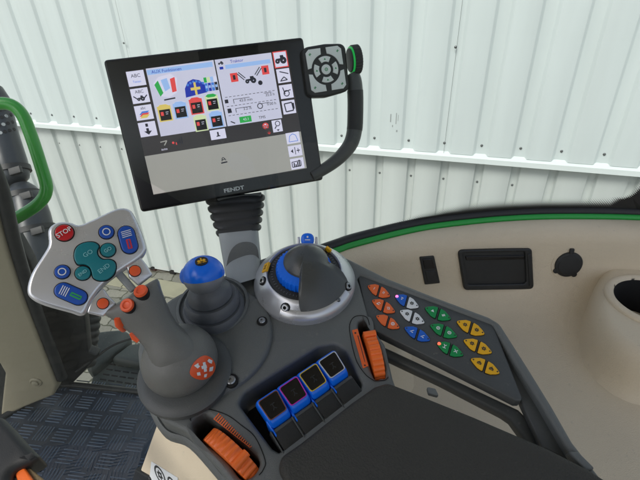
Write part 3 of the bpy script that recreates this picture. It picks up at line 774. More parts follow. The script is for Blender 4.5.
def pill(cx, cy, dx, dy, hl, hw, legend, label):
    q = HF.turned(cx - dx, cy - dy, cx + dx, cy + dy); q.o = HF.P(cx, cy)
    Lh = px2m(HF, cx, cy, hl); Wh = px2m(HF, cx, cy, hw); mb = MB()
    def stad(l, w): return [(l - w + w * cos(t), w * sin(t)) for t in [(-pi / 2 + pi * i / 12) for i in range(13)]] + [(-l + w + w * cos(t), w * sin(t)) for t in [(pi / 2 + pi * i / 12) for i in range(13)]]
    mb.slab(q, stad(Lh * 1.06, Wh * 1.1), .0007, .002, 0, VOID); mb.slab(q, stad(Lh, Wh), .0036, .006, .0014, BLUED, res=3)
    for i in range(4):
        o = -.62 * Lh + i * Lh * .13; mb.flat(q, [(o, -Wh * .6), (o + Lh * .05, -Wh * .6), (o + Lh * .05 - .1 * Wh, Wh * .6), (o - .1 * Wh, Wh * .6)], .0040, WHT)
    mb.slab(q, rnd(rect(-.02 * Lh, -Wh * .28, Lh * .68, Wh * .28), .0008), .0040, .0004, 0, legend)
    q2 = Frame(q.w(Lh * .33, 0, .004), q.u, q.v, q.n); mb.flat(q2, [(-Lh * .28, -Wh * .06), (Lh * .28, -Wh * .06), (Lh * .28, Wh * .06), (-Lh * .28, Wh * .06)], .0004, BLUED if 1 else WHT)
    return lab(mb.build('button', hpl, angle=50), label)
pill(128, 240, 2.7, 10, 15.3, 8.3, REDL, 'long navy pill button with red legend')
pill(71.2, 294, 10, 4.4, 17.5, 8.6, GRNL, 'long navy pill button with green legend')
# two silver ears that carry the plate, with orange buttons
for pts, (bx, by), lb in (([(126, 265), (140, 256), (147, 265), (153, 275), (139, 286), (129, 277)], (135, 271), 'orange button on the right ear'), ([(91, 300), (103, 287), (109, 296), (117, 304), (103, 317), (86, 313)], (103, 303.5), 'orange button on the left ear')):
    b = MB(); b.slab(HF, rnd(hp(pts, -.002), .003), -.002, .010, .002, SILV); b.build('plate_ear', js)
    roundbtn(HF, bx, by, 5.8, ORGD, hpl, lb, None, h=-.002, dome=.0022)
b = MB(); b.slab(HF, rnd(hp([(114, 274), (121, 270), (137, 288), (131, 293)], -.006), .002), -.006, .01, .002, GREYL); b.build('plate_strut', js)

# ------------------------------------------------------------------ small blue-topped joystick
bf = K.at(215, 309, .003)
cl = thing('cross_lever', 'short joystick with blue and silver ball knob on a stepped rubber boot', 'joystick', bf)
kc = K.P(203.5, 274.5, .058); ja = (kc - K.P(213, 303, .02)).normalized()
px = dg(bf.o) / FPX
b = MB(); r0 = 31 * px
b.lathe(K.at(214, 308, 0), [(r0 * 1.16, .0045), (r0 * 1.17, .0075), (r0 * 1.13, .0095), (r0 * 1.06, .0095), (r0 * 1.02, .006), (r0 * .5, .005)], GREY, seg=56, cap=False)
b.build('boot_surround', cl, angle=60)
b = MB()
tiers = [(0, 28), (.002, 30), (.009, 30), (.0125, 28), (.0128, 25), (.0145, 26.5), (.022, 26.5), (.0265, 24), (.0268, 20), (.0285, 21.5), (.036, 21), (.043, 18), (.05, 12)]
rings = []
base = K.P(215, 311, .004)
for h, r in tiers:
    t = h / .05; c = base.lerp(kc - ja * .012, t); nn = K.n.lerp(ja, t).normalized(); ff_ = frame_n(c, nn, K.v)
    rings.append([ff_.w(r * px * cos(2 * pi * i / 48), r * px * sin(2 * pi * i / 48)) for i in range(48)])
b.loft(rings, RUB); b.build('rubber_boot', cl, angle=40)
rk_ = 20.6 * dg(kc) / FPX
kf = frame_n(kc, (Up * .93 - ray(203, 275).normalized() * .28 - Rt * .16).normalized(), V((0, 1, 0)))
b = MB(); b.lathe(kf, [(rk_ * cos(t), rk_ * .97 * sin(t)) for t in [-pi / 2 + .15 + (pi / 2 - .2) * i / 12 for i in range(13)]], SILVD, seg=48); b.build('knob_base', cl, angle=60)
b = MB(); b.lathe(kf, [(rk_ * 1.015 * cos(t), rk_ * .93 * sin(t)) for t in [-.08 + (pi / 2 + .08) * i / 14 for i in range(15)]], BLUE, seg=48)
nose = at(187, 275.5, dg(kc)) 
ring_ = []
nd = (nose - kc).normalized()
fn = frame_n(kc, nd, K.n)
b.loft([[kc + nd * d_ + fn.u * r_ * cos(2 * pi * i / 20) + fn.v * r_ * .8 * sin(2 * pi * i / 20) for i in range(20)] for d_, r_ in ((.010, .018), (.018, .014), (.0245, .0085), (.0262, .005))], BLUE)
b.build('knob_cap', cl, angle=60)
em = MB(); ec = at(201.5, 261, 1); BK = BVHTree.FromPolygons([tuple(p) for p in b.v], b.f)
loc, nr, _, _ = BK.ray_cast(CAM, ray(201.5, 261.5).normalized()); 
if nr.dot(ray(201, 261)) > 0: nr = -nr
ef = frame_n(loc + nr * .0005, (loc - kc).normalized(), V((0, 0, 1)))
em.slab(ef, circ(0, 0, .0072, 24, .0062), .0006, .0025, .0003, BLK)
for a_ in (-.0028, .0028):
    em.slab(ef, circ(a_, 0, .0018, 10), .001, .0004, 0, YEL); em.flat(ef, rect(a_ - .0022, -.0032, a_ + .0022, -.0025), .001, YEL)
em.flat(ef, rect(-.0008, -.001, .0008, .004), .001, YEL)
em.build('knob_emblem', cl)

# ------------------------------------------------------------------ domed rotary control
df = K.at(304.8, 283, 0); pxm = dg(df.o) / FPX; R = 50.3 * pxm
dome = thing('rotary_control', 'silver ring control with grey domed hand rest over a blue knurled dial', 'dial', df)
b = MB(); b.lathe(df, [(R * .99, -.003), (R, .002), (R, .0055), (R * .985, .008), (R * .80, .021), (R * .745, .0245), (R * .72, .025), (R * .70, .0235), (R * .69, .018), (R * .5, .016)], SILV2, seg=96, cap=False)
rg = b.build('silver_ring', dome, angle=40)
RB = BVHTree.FromPolygons([tuple(p) for p in b.v], b.f)
def onring(x, y):
    loc, nr, _, _ = RB.ray_cast(CAM, ray(x, y).normalized())
    if nr.dot(ray(x, y)) > 0: nr = -nr
    return loc, nr
# raised arc of the ring in front
b = MB(); vs = []; N_ = 40; fs = []
for i in range(N_ + 1):
    t = radians(-118 + 90 * i / N_)
    for r_, h_ in ((R * .992, .004), (R * 1.006, .006), (R * .99, .0105), (R * .90, .0165), (R * .86, .017), (R * .86, .008)): vs.append(df.w(r_ * cos(t), r_ * sin(t), h_))
for i in range(N_):
    for k_ in range(5): fs.append((i * 6 + k_, (i + 1) * 6 + k_, (i + 1) * 6 + k_ + 1, i * 6 + k_ + 1))
fs += [tuple(range(6)), tuple(N_ * 6 + k_ for k_ in range(6))[::-1]]
b.add(vs, fs, SILV2); b.build('ring_lip', dome, angle=40)
b = MB(); b.lathe(df, [(R * .70, .014), (R * .69, .0225), (R * .66, .0235), (R * .54, .0245), (R * .52, .02)], BLK, seg=80, cap=False)
for i in range(60):
    t = 2 * pi * i / 60; q = Frame(df.w(R * .62 * cos(t), R * .62 * sin(t), .0247), df.u * cos(t) + df.v * sin(t), df.v * cos(t) - df.u * sin(t), df.n)
    L_ = .0022 if i % 5 else .0035; b.flat(q, rect(-L_ / 2, -.00015, L_ / 2, .00015), 0, SILVD)
b.build('dial_scale', dome)
b = MB(); seg = 144; prof_h = [(.0, .012), (.0, .031), (-.0012, .034), (-.006, .035)]
rings = []
for dr, h_ in prof_h: rings.append([df.w((R * .515 + dr + (.0013 if (i % 4) in (0, 1) else 0)) * cos(2 * pi * i / seg), (R * .515 + dr + (.0013 if (i % 4) in (0, 1) else 0)) * sin(2 * pi * i / seg), h_) for i in range(seg)])
b.loft(rings, BLUE); b.build('knurled_dial', dome, angle=25)
# grey cap: head circle plus a flared skirt to the lower right
def capr(t):     # outline radius by azimuth, degrees
    d = math.degrees(t) % 360
    a0, a1, wd = 260, 350, 13
    def s(x): x = max(0, min(1, x)); return x * x * (3 - 2 * x)
    if d > 180: k_ = s((d - a0) / wd + .5) * s((a1 - d) / wd + .5)
    else: k_ = 0
    return (R * .43) * (1 - k_) + (R * .875) * k_, k_
b = MB(); vs = []; SEG = 180; NR = 16; H0 = .050
hx, hy = K.hit(307, 279); d0 = K.hit(304.8, 283); hx -= d0[0]; hy -= d0[1]
def caph(r, t, k_):
    rh = r / (R * .43)
    dm = H0 - .018 * min(1.0, rh) ** 2.4 if rh < 1 else None
    # skirt surface: from the shoulder down to the ring
    x = max(0, min(1, r / (R * .875)))
    sk = H0 - (H0 - .0175) * x ** 1.95
    hd = H0 - .014 * min(1.05, rh) ** 2.4
    return hd * (1 - k_) + sk * k_
for i in range(SEG):
    t = 2 * pi * i / SEG; rm, k_ = capr(t)
    for j in range(1, NR + 1):
        r = rm * (j / NR); vs.append(df.w(hx * (1 - k_) + r * cos(t), hy * (1 - k_) + r * sin(t), caph(r, t, k_)))
    vs.append(df.w(hx * (1 - k_) + rm * 1.0 * cos(t), hy * (1 - k_) + rm * sin(t), caph(rm, t, k_) - (.014 if k_ < .5 else .004)))
    
n = NR + 1; top_ = len(vs); vs.append(df.w(hx * .5, hy * .5, H0)); fs = []
for i in range(SEG):
    j = (i + 1) % SEG; fs.append((top_, i * n, j * n))
    for k_ in range(n - 1): fs.append((i * n + k_, i * n + k_ + 1, j * n + k_ + 1, j * n + k_))
b.add(vs, fs, SHELL); b.build('hand_rest', dome, angle=42)
for x, y in ((263, 281), (285.5, 307.5), (347.5, 286.5)):
    loc, nr = onring(x, y); q = frame_n(loc, nr, K.v); m_ = MB()
    m_.lathe(q, [(.0058, -.001), (.0058, .0012), (.0052, .0014)], VOID, seg=20)
    m_.lathe(q, [(.0048, 0), (.0046, .0022), (.0036, .003), (.0022, .003), (.0022, .0012), (0, .0012)], METAL, seg=14); m_.build('screw', dome)
for x, y in ((308, 310), (338.5, 300)):
    m_ = MB(); m_.lathe(K.at(x, y, .0165), [(.0024, -.001), (.0024, .0012), (.0016, .0018), (0, .0018)], SCREWM, seg=12); m_.build('pin', dome)
for x, y, w_, l_ in ((266, 267.5, .0048, .0068), (327.5, 251.5, .0068, .0042)):
    loc, nr = onring(x, y); q = frame_n(loc, nr, K.v + K.u * .3)
    m_ = MB(); m_.slab(q, rnd(rect(-w_, -l_, w_, l_), .001), .0012, .003, 0, YEL)
    glyph(m_, q, 'fork', w_ * .8, .0016, INKY); m_.build('warning_label', dome)
# blue push button at the rear
q = K.at(307.5, 252, .012); b = MB()
pf_ = frame_n(at(307.5, 239.5, dg(q.o) - .0), -ray(307, 240), Up)
b.slab(pf_, rnd(rect(-.0088, -.009, .0088, .0086), .0085), .006, .013, .004, BLUE, res=4)
b.flat(pf_, rect(-.0035, -.001, .0035, .0002), .0064, WHT); b.slab(pf_, circ(0, .0035, .0013, 10), .0064, .0003, 0, WHT)
b.build('push_button', dome)
b = MB()
for s_ in (-1, 1): b.slab(pf_, rnd([(s_ * .0105, .004), (s_ * .0135, .003), (s_ * .0145, -.014), (s_ * .0095, -.014)], .001), .001, .008, .001, SILV2)
b.build('button_bracket', dome)

# ------------------------------------------------------------------ four blue levers
row0 = K.P(273.5, 407, .012); row1 = K.P(332.5, 366.5, .012)
ru = (row1 - row0).normalized(); rv = K.n.cross(ru); rv = -rv if rv.dot(K.v) > 0 else rv      # rv points to the pad
spec = [(BRN, 'blue rocker lever with brown outlined black cap, nearest the orange wheel at bottom left'), (PURP, 'blue rocker lever with magenta outlined black cap'), (YELL, 'blue rocker lever with yellow outlined black cap'), (GRYL, 'blue rocker lever with pale grey outlined black cap')]
def clone(src, parent):
    c = src.copy(); COL.objects.link(c); c.parent = parent
    for ch in [o for o in list(COL.objects) if o.parent == src]: clone(ch, c)
    return c
for i, (mline, lbl) in enumerate(spec):
    o = row0.lerp(row1, i / 3)
    lf = Frame(o - K.n * .0, ru, rv, K.n)           # left-handed pair fixed below
    if ru.cross(rv).dot(K.n) < 0: lf = Frame(o, ru, -rv, K.n); sgn = -1
    else: sgn = 1
    if i == 0:
        lv = thing('rocker_lever', lbl, 'lever', lf, 'blue rocker levers in the console well'); proto = lv
        W_ = .0132
        # cap body: lofted rounded rectangles, sloping towards the pad
        tp = frame_n(lf.w(0, 0, 0), (K.n * .93 - rv * -.30).normalized(), -rv)
        tp = Frame(tp.o, ru, (tp.n.cross(ru)), tp.n)
        s2 = 1 if tp.v.dot(rv) > 0 else -1
        def rc(a, b0, b1, h, rad=.004): return [tp.w(x, y, h) for x, y in rnd([(-a, b0 * s2), (a, b0 * s2), (a * .86, b1 * s2), (-a * .86, b1 * s2)], rad, 4)]
        b = MB(); rr_ = [rc(W_ * .9, -.0135, .0165, -.028), rc(W_, -.0145, .0196, -.014), rc(W_, -.0145, .0188, -.009), rc(W_ * .99, -.0143, .0165, -.0035), rc(W_ * .96, -.0138, .0132, .0002), rc(W_ * .90, -.0130, .0105, .0016), rc(W_ * .84, -.012, .009, .002)]
        b.loft(rr_, BLUE)
        lg = Frame(lf.w(0, 0, 0), ru, lf.v, lf.n); q5 = 1 if lf.v.dot(rv) > 0 else -1
        b.slab(lg, rnd([(-W_ * .98, .004 * q5), (-W_ * .70, .004 * q5), (-W_ * .84, .023 * q5), (-W_ * .95, .023 * q5)], .001), -.008, .022, .0015, BLUE)
        b.build('lever_body', lv, angle=50)
        b = MB(); o_ = rnd([(-W_ * .86, -.0124 * s2), (W_ * .86, -.0124 * s2), (W_ * .76, .0098 * s2), (-W_ * .76, .0098 * s2)], .003, 4); i_ = rnd([(-W_ * .79, -.0115 * s2), (W_ * .79, -.0115 * s2), (W_ * .69, .0089 * s2), (-W_ * .69, .0089 * s2)], .0025, 4)
        b.slab(tp, [o_, i_], .0034, .002, .0003, mline); b.build('cap_outline', lv)
        b = MB(); b.slab(tp, i_, .0029, .002, .0003, BEZ)
        glyph(b, Frame(tp.w(0, 0), tp.u, tp.v * s2, tp.n), 'fork', .0042, .0031, BLK); b.build('cap_inset', lv)
        b = MB(); sf_ = Frame(lf.w(0, 0), ru, tp.v if 0 else lf.v, lf.n)
        ssg = 1 if sf_.v.dot(rv) > 0 else -1
        sn = (K.n * .96 + rv * .25).normalized(); sF = Frame(lf.o + rv * .016 - K.n * .008, ru, sn.cross(ru), sn); sg = 1 if sF.v.dot(rv) > 0 else -1
        b.slab(sF, rnd([(-.0128, .0 * sg), (.0128, 0 * sg), (.0128, .0265 * sg), (-.0128, .0265 * sg)], .002), .0, .018, .0015, GREYD)
        b.slab(sF, rnd([(-.0118, .0035 * sg), (.0118, .0035 * sg), (.0118, .024 * sg), (-.0118, .024 * sg)], .001), .0008, .002, .0004, BLK)
        b.slab(sF, rnd([(-.0150, .0 * sg), (-.0138, 0 * sg), (-.0138, .029 * sg), (-.0150, .029 * sg)], .0003), .002, .022, .0003, GREYD)
        b.build('lever_skirt', lv)
    else:
        lv = proto.copy(); COL.objects.link(lv); lv.matrix_world = lf.mat4(); lv['label'] = lbl
        for ch in [q for q in list(COL.objects) if q.parent == proto]:
            c = ch.copy(); COL.objects.link(c); c.parent = lv
            if ch.name.startswith('cap_outline'):
                c.data = ch.data.copy(); c.data.materials.clear(); c.data.materials.append(mline)

# ------------------------------------------------------------------ orange thumb wheels
def wheel(name, lbl, pa, pb, hwpx, Rw, hc, nt, lug=False, grp='orange thumb wheels'):
    A_ = K.P(*pa); B_ = K.P(*pb); d_ = (B_ - A_).normalized(); c = (A_ + B_) / 2 - K.n * hc; ax_ = K.n.cross(d_)
    hw = hwpx * dg(c) / FPX
    wf = Frame(c, d_, K.n, -ax_ if d_.cross(K.n).dot(-ax_) > 0 else ax_)
    t = thing(name, lbl, 'thumb wheel', wf, grp); mb = MB(); seg = nt * 8; rings = []
    for z_, dr in ((-hw, -.004), (-hw, -.001), (-hw * .93, 0), (hw * .93, 0), (hw, -.001), (hw, -.004)):
        ring_ = []
        for i in range(seg):
            ph = (i % 8) / 8; rib = .0013 * (1 - abs(2 * ph - 1) ** 2.5) ; r_ = Rw + dr + rib; tt = 2 * pi * i / seg
            ring_.append(wf.w(r_ * cos(tt), r_ * sin(tt), z_))
        rings.append(ring_)
    mb.loft(rings, ORG); wb = mb.build('wheel_rim', t, angle=60)
    if lug is not None:
        mb = MB(); tt = lug; q = Frame(wf.w((Rw) * cos(tt), Rw * sin(tt), 0), wf.u * -sin(tt) + wf.v * cos(tt), wf.n, wf.u * cos(tt) + wf.v * sin(tt))
        mb.tube([q.w(0, -hw * 1.12, .0015), q.w(0, hw * 1.12, .0015)], .0042, ORG, seg=14); mb.build('wheel_lug', t)
    return t
wheel('thumb_wheel', 'orange ribbed thumb wheel in the lower left corner of the console', (211, 435), (249, 470), 7.6, .0345, .0222, 34, lug=radians(62))
wheel('thumb_wheel', 'orange ribbed thumb wheel between blue levers and coloured key board', (368, 333), (380, 373), 5.4, .030, .0182, 30, lug=radians(128))
# printed ramps beside the wheels
b = MB()
ra, rb = V((216.5, 416.5)), V((251, 446.5)); nn = V((rb - ra).yx).normalized(); nn = V((-(rb - ra).y, (rb - ra).x)).normalized()
for i in range(20):
    t = i / 19; p = ra.lerp(rb, t); w_ = (3.4 * (1 - t) + .7); dd = (rb - ra).normalized() * (.62 - .2 * t)
    pts = [p - nn * w_ - dd, p - nn * w_ + dd, p + nn * w_ + dd, p + nn * w_ - dd]
    b.flat(K, [K.hit(q.x, q.y, .0004) for q in pts], .0005, ORGP)
pts = [ra + nn * 3.9, ra + nn * 3.1, rb + nn * 1.0, rb + nn * 1.7]
b.flat(K, [K.hit(q.x, q.y, .0004) for q in pts], .0005, ORGP)
b.build('speed_ramp_print', hous)
b = MB(); o_ = rnd(kb_([(352, 330.5), (357.5, 329), (368.3, 366), (363, 368.5)]), .0006); i_ = kb_([(357.3, 336), (358.2, 335.5), (365.3, 362), (364.6, 362.3)])
b.slab(K, [o_, i_], .0006, .0006, 0, ORGP); b.slab(K, circ(*K.hit(355.3, 333.3), .0012, 8), .0009, .0003, 0, INKY); b.slab(K, circ(*K.hit(364.8, 365.6), .001, 8), .0009, .0003, 0, INKY)
b.build('speed_ramp_print', hous)

# ------------------------------------------------------------------ terminal
c_px = [(103, 60), (303, 37), (323.5, 180), (141, 212.5)]
A3 = Matrix((ray(*c_px[0]), -ray(*c_px[1]), ray(*c_px[2]))).transposed(); sol = A3.inverted() @ ray(*c_px[3])
pts = [ray(*c_px[0]) * sol[0], ray(*c_px[1]) * sol[1], ray(*c_px[2]) * sol[2], ray(*c_px[3])]
sc_ = .29 / (pts[1] - pts[0]).length; pts = [CAM + p * sc_ for p in pts]
mu = (pts[1] - pts[0]).normalized(); mn = mu.cross(pts[0] - pts[3]).normalized()
T = Frame(pts[3], mu, mn.cross(mu), mn)
if T.n.dot(CAM - T.o) < 0: T.n = -T.n
tp_ = lambda p, h=0: [T.hit(x, y, h) for x, y in p]
term = thing('terminal', 'black touch screen terminal showing coloured tiles, on a bellows neck', 'terminal', T.at(232, 205))
b = MB(); b.slab(T, rnd(tp_(c_px), .006), 0, .03, .003, BEZ, res=3)
b.slab(T, rnd(tp_([(115, 70), (295, 48), (312, 172), (150, 202)]), .01), -.03, .02, .004, BLK)
thou = b.build('screen_housing', term, angle=40)
b = MB(); q = T.at(234, 189.3); b.text(q, 'FENDT', 0, 0, .0083, WHT, .0005, rot=0.01, sx=1.25, bold=.00022); b.build('maker_lettering', thou)
S4 = [(125, 71.5), (287.5, 50.5), (307, 168.5), (153.7, 195)]
s4 = [V(T.hit(*p)) for p in S4]
UM = [0, 1, 0]
def sp(u_, v_):
    u_ = UM[2] + (u_ - UM[0]) * UM[1]
    return tuple((s4[0] * (1 - u_) + s4[1] * u_) * (1 - v_) + (s4[3] * (1 - u_) + s4[2] * u_) * v_)
scr = MB(); scr.flat(T, [sp(0, 0), sp(1, 0), sp(1, 1), sp(0, 1)], .0006, SCR_DARK, .0005)
screen = scr.build('screen', term)
def q4(mb, u0, v0, u1, v1, m, lev): mb.flat(T, [sp(u0, v1), sp(u1, v1), sp(u1, v0), sp(u0, v0)], .0006 + lev * .00012, m, .0001)
def poly(mb, pts, m, lev):
    P_ = [sp(*p) for p in pts]
    mb.slab(T, P_, .0006 + lev * .00012, .0001, 0, m)
def line(mb, p0, p1, w, m, lev):
    d = V((p1[0] - p0[0], (p1[1] - p0[1]) * .74)); 
    if d.length == 0: return
    d.normalize(); nx, ny = -d.y * w, d.x * w / .74
    mb.flat(T, [sp(p0[0] - nx, p0[1] - ny), sp(p1[0] - nx, p1[1] - ny), sp(p1[0] + nx, p1[1] + ny), sp(p0[0] + nx, p0[1] + ny)], .0006 + lev * .00012, m, .0001)
def stext(mb, s_, u_, v_, size, m, lev): a, b_ = sp(u_, v_); mb.text(T, s_, a, b_, size, m, .0006 + lev * .00012, thick=.0001)
def disc(mb, u_, v_, r_, m, lev): a, b_ = sp(u_, v_); mb.slab(T, circ(a, b_, r_, 14), .0006 + lev * .00012, .0001, 0, m)
def ringt(mb, u_, v_, r0, r1, m, lev): a, b_ = sp(u_, v_); mb.slab(T, [circ(a, b_, r1, 16), circ(a, b_, r0, 16)], .0006 + lev * .00012, .0001, 0, m)
def tractor(mb, u_, v_, s_, m, lev):
    ringt(mb, u_ + s_ * .5, v_ + s_ * .25, s_ * .03, s_ * .14, m, lev + 1); ringt(mb, u_ - s_ * .55, v_ + s_ * .35, s_ * .02, s_ * .10, m, lev + 1)
    poly(mb, [(u_ - s_ * .8, v_ + s_ * .2), (u_ - s_ * .75, v_ - s_ * .2), (u_, v_ - s_ * .25), (u_ + .0, v_ - s_ * .9), (u_ + s_ * .6, v_ - s_ * .9), (u_ + s_ * .7, v_), (u_ + s_ * .3, v_ + s_ * .3)], m, lev)
# left white area and right work area
UM[:] = [.118, .845, .118]
b = MB(); q4(b, .118, 0, .603, .535, SCR_LILAC, 1); q4(b, .125, .012, .59, .05, SCR_BLUE, 2); stext(b, 'AUX Funktionen', .26, .033, .0062, SCR_NAVY, 3)
q4(b, .118, .0, .121, .535, SCR_INK, 3)
# joystick pictogram
poly(b, [(.15, .12), (.19, .075), (.28, .06), (.32, .1), (.30, .21), (.24, .24), (.18, .22)], SCR_TILE, 2)
poly(b, [(.155, .13), (.185, .10), (.205, .2), (.18, .225)], SCR_GRN, 3); poly(b, [(.27, .1), (.305, .09), (.30, .2), (.268, .205)], SCR_RED, 3)
poly(b, [(.205, .1), (.25, .09), (.26, .17), (.22, .19)], SCR_BLUE, 3); line(b, (.2, .255), (.28, .25), .004, SCR_INK, 3)
poly(b, [(.355, .26), (.36, .19), (.39, .14), (.43, .125), (.475, .14), (.505, .18), (.515, .24)], SCR_NAVY, 2)
for a_ in ((.40, .2, .47, .2), (.435, .15, .435, .25)): line(b, a_[:2], a_[2:], .008, SCR_YEL, 3)
for i in range(6): disc(b, .385 + .022 * i, .165 - .02 * sin(i / 5 * pi), .0018, SCR_MID, 3)
for i in range(4):
    q4(b, .505 + .024 * i, .125, .526 + .024 * i, .165, [SCR_GRN, SCR_OLIVE, SCR_BLUE, SCR_TILE][i], 2); q4(b, .505 + .024 * i, .17, .526 + .024 * i, .235, [SCR_MID, SCR_NAVY, SCR_MID, SCR_INK][i], 2); q4(b, .508 + .024 * i, .19, .523 + .024 * i, .21, SCR_BLUE, 3)
UM[:] = [0, 1, 0]
wa = lab(b.build('display_pane', screen), 'left display pane with joystick pictogram and coloured tiles')
k4 = [(.195, .305, SCR_YEL), (.31, .3, SCR_BLUE), (.42, .29, SCR_RED), (.53, .275, SCR_GRN), (.435, .465 - .06, SCR_OLIVE), (.54, .40, SCR_BLUE)]
for i, (u_, v_, m_) in enumerate([(.135, .30, SCR_YEL), (.23, .295, SCR_BLUE), (.33, .28, SCR_RED), (.43, .27, SCR_GRN), (.335, .42, SCR_OLIVE), (.435, .41, SCR_BLUE)]):
    b = MB(); q4(b, u_, v_, u_ + .08, v_ + .122, m_ if i != 3 else SCR_OLIVE, 2); q4(b, u_ + .008, v_ + .028, u_ + .073, v_ + .113, SCR_BLK, 3); q4(b, u_ + .015, v_ + .045, u_ + .032, v_ + .075, SCR_RED, 4); line(b, (u_ + .045, v_ + .05), (u_ + .062, v_ + .05), .0015, SCR_TILE, 4); line(b, (u_ + .045, v_ + .065), (u_ + .058, v_ + .065), .0015, SCR_TILE, 4)
    poly(b, [(u_ + .006, v_ + .002), (u_ + .02, v_ - .012), (u_ + .055, v_ - .012), (u_ + .075, v_ + .002), (u_ + .06, v_ + .014), (u_ + .02, v_ + .014)], m_, 4)
    b.build('screen_tile', screen)
UM[:] = [.61, 1.266, .535]
b = MB(); q4(b, .610, .0, .892, .535, SCR_LILAC, 1); q4(b, .655, .05, .88, .082, SCR_BLUE, 2); stext(b, 'Traktor', .715, .03, .0062, SCR_NAVY, 3)
tractor(b, .635, .03, .014, SCR_INK, 2); q4(b, .626, .06, .644, .08, SCR_NAVY, 3)
for (u_, v_) in ((.688, .155), (.848, .13)): q4(b, u_ - .018, v_ - .035, u_ + .018, v_ + .035, SCR_RED, 2); q4(b, u_ - .006, v_ - .018, u_ + .006, v_ + .018, SCR_INK, 3)
for (p0, p1) in (((.705, .13), (.735, .185)), ((.712, .12), (.742, .172)), ((.83, .11), (.8, .165)), ((.822, .1), (.792, .155))): line(b, p0, p1, .0022, SCR_INK, 3)
tractor(b, .765, .19, .03, SCR_INK, 2); disc(b, .812, .225, .0034, SCR_INK, 3)
for v_ in (.3, .375, .45): 
    for u_ in range(13): q4(b, .625 + u_ * .02, v_, .637 + u_ * .02, v_ + .004, SCR_INK, 2)
for (s_, u_, v_) in (('43.0 min', .725, .345), ('35.0 h', .85, .33), ('3.2 /h', .725, .415), ('0.00 h', .85, .405), ('TMS', .79, .505)): stext(b, s_, u_, v_, .0058, SCR_INK, 3)
for (u0, v0, u1, v1) in ((.662, .325, .745, .329), (.662, .325, .665, .36), (.665, .4, .745, .404), (.665, .4, .668, .435), (.80, .39, .84, .394), (.82, .31, .86, .314), (.62, .32, .637, .35)): q4(b, u0, v0, u1, v1, SCR_INK, 2)
ringt(b, .79, .41, .0032, .0044, SCR_INK, 3); poly(b, [(.625, .395), (.643, .395), (.645, .43), (.625, .432)], SCR_INK, 3)
q4(b, .675, .475, .735, .525, SCR_GRN, 2); stext(b, '43.1', .708, .5, .0055, SCR_TILE, 3); line(b, (.63, .5), (.65, .52), .003, SCR_INK, 3)
UM[:] = [0, 1, 0]
lab(b.build('display_pane', screen), 'right display pane with tractor pictogram and values')
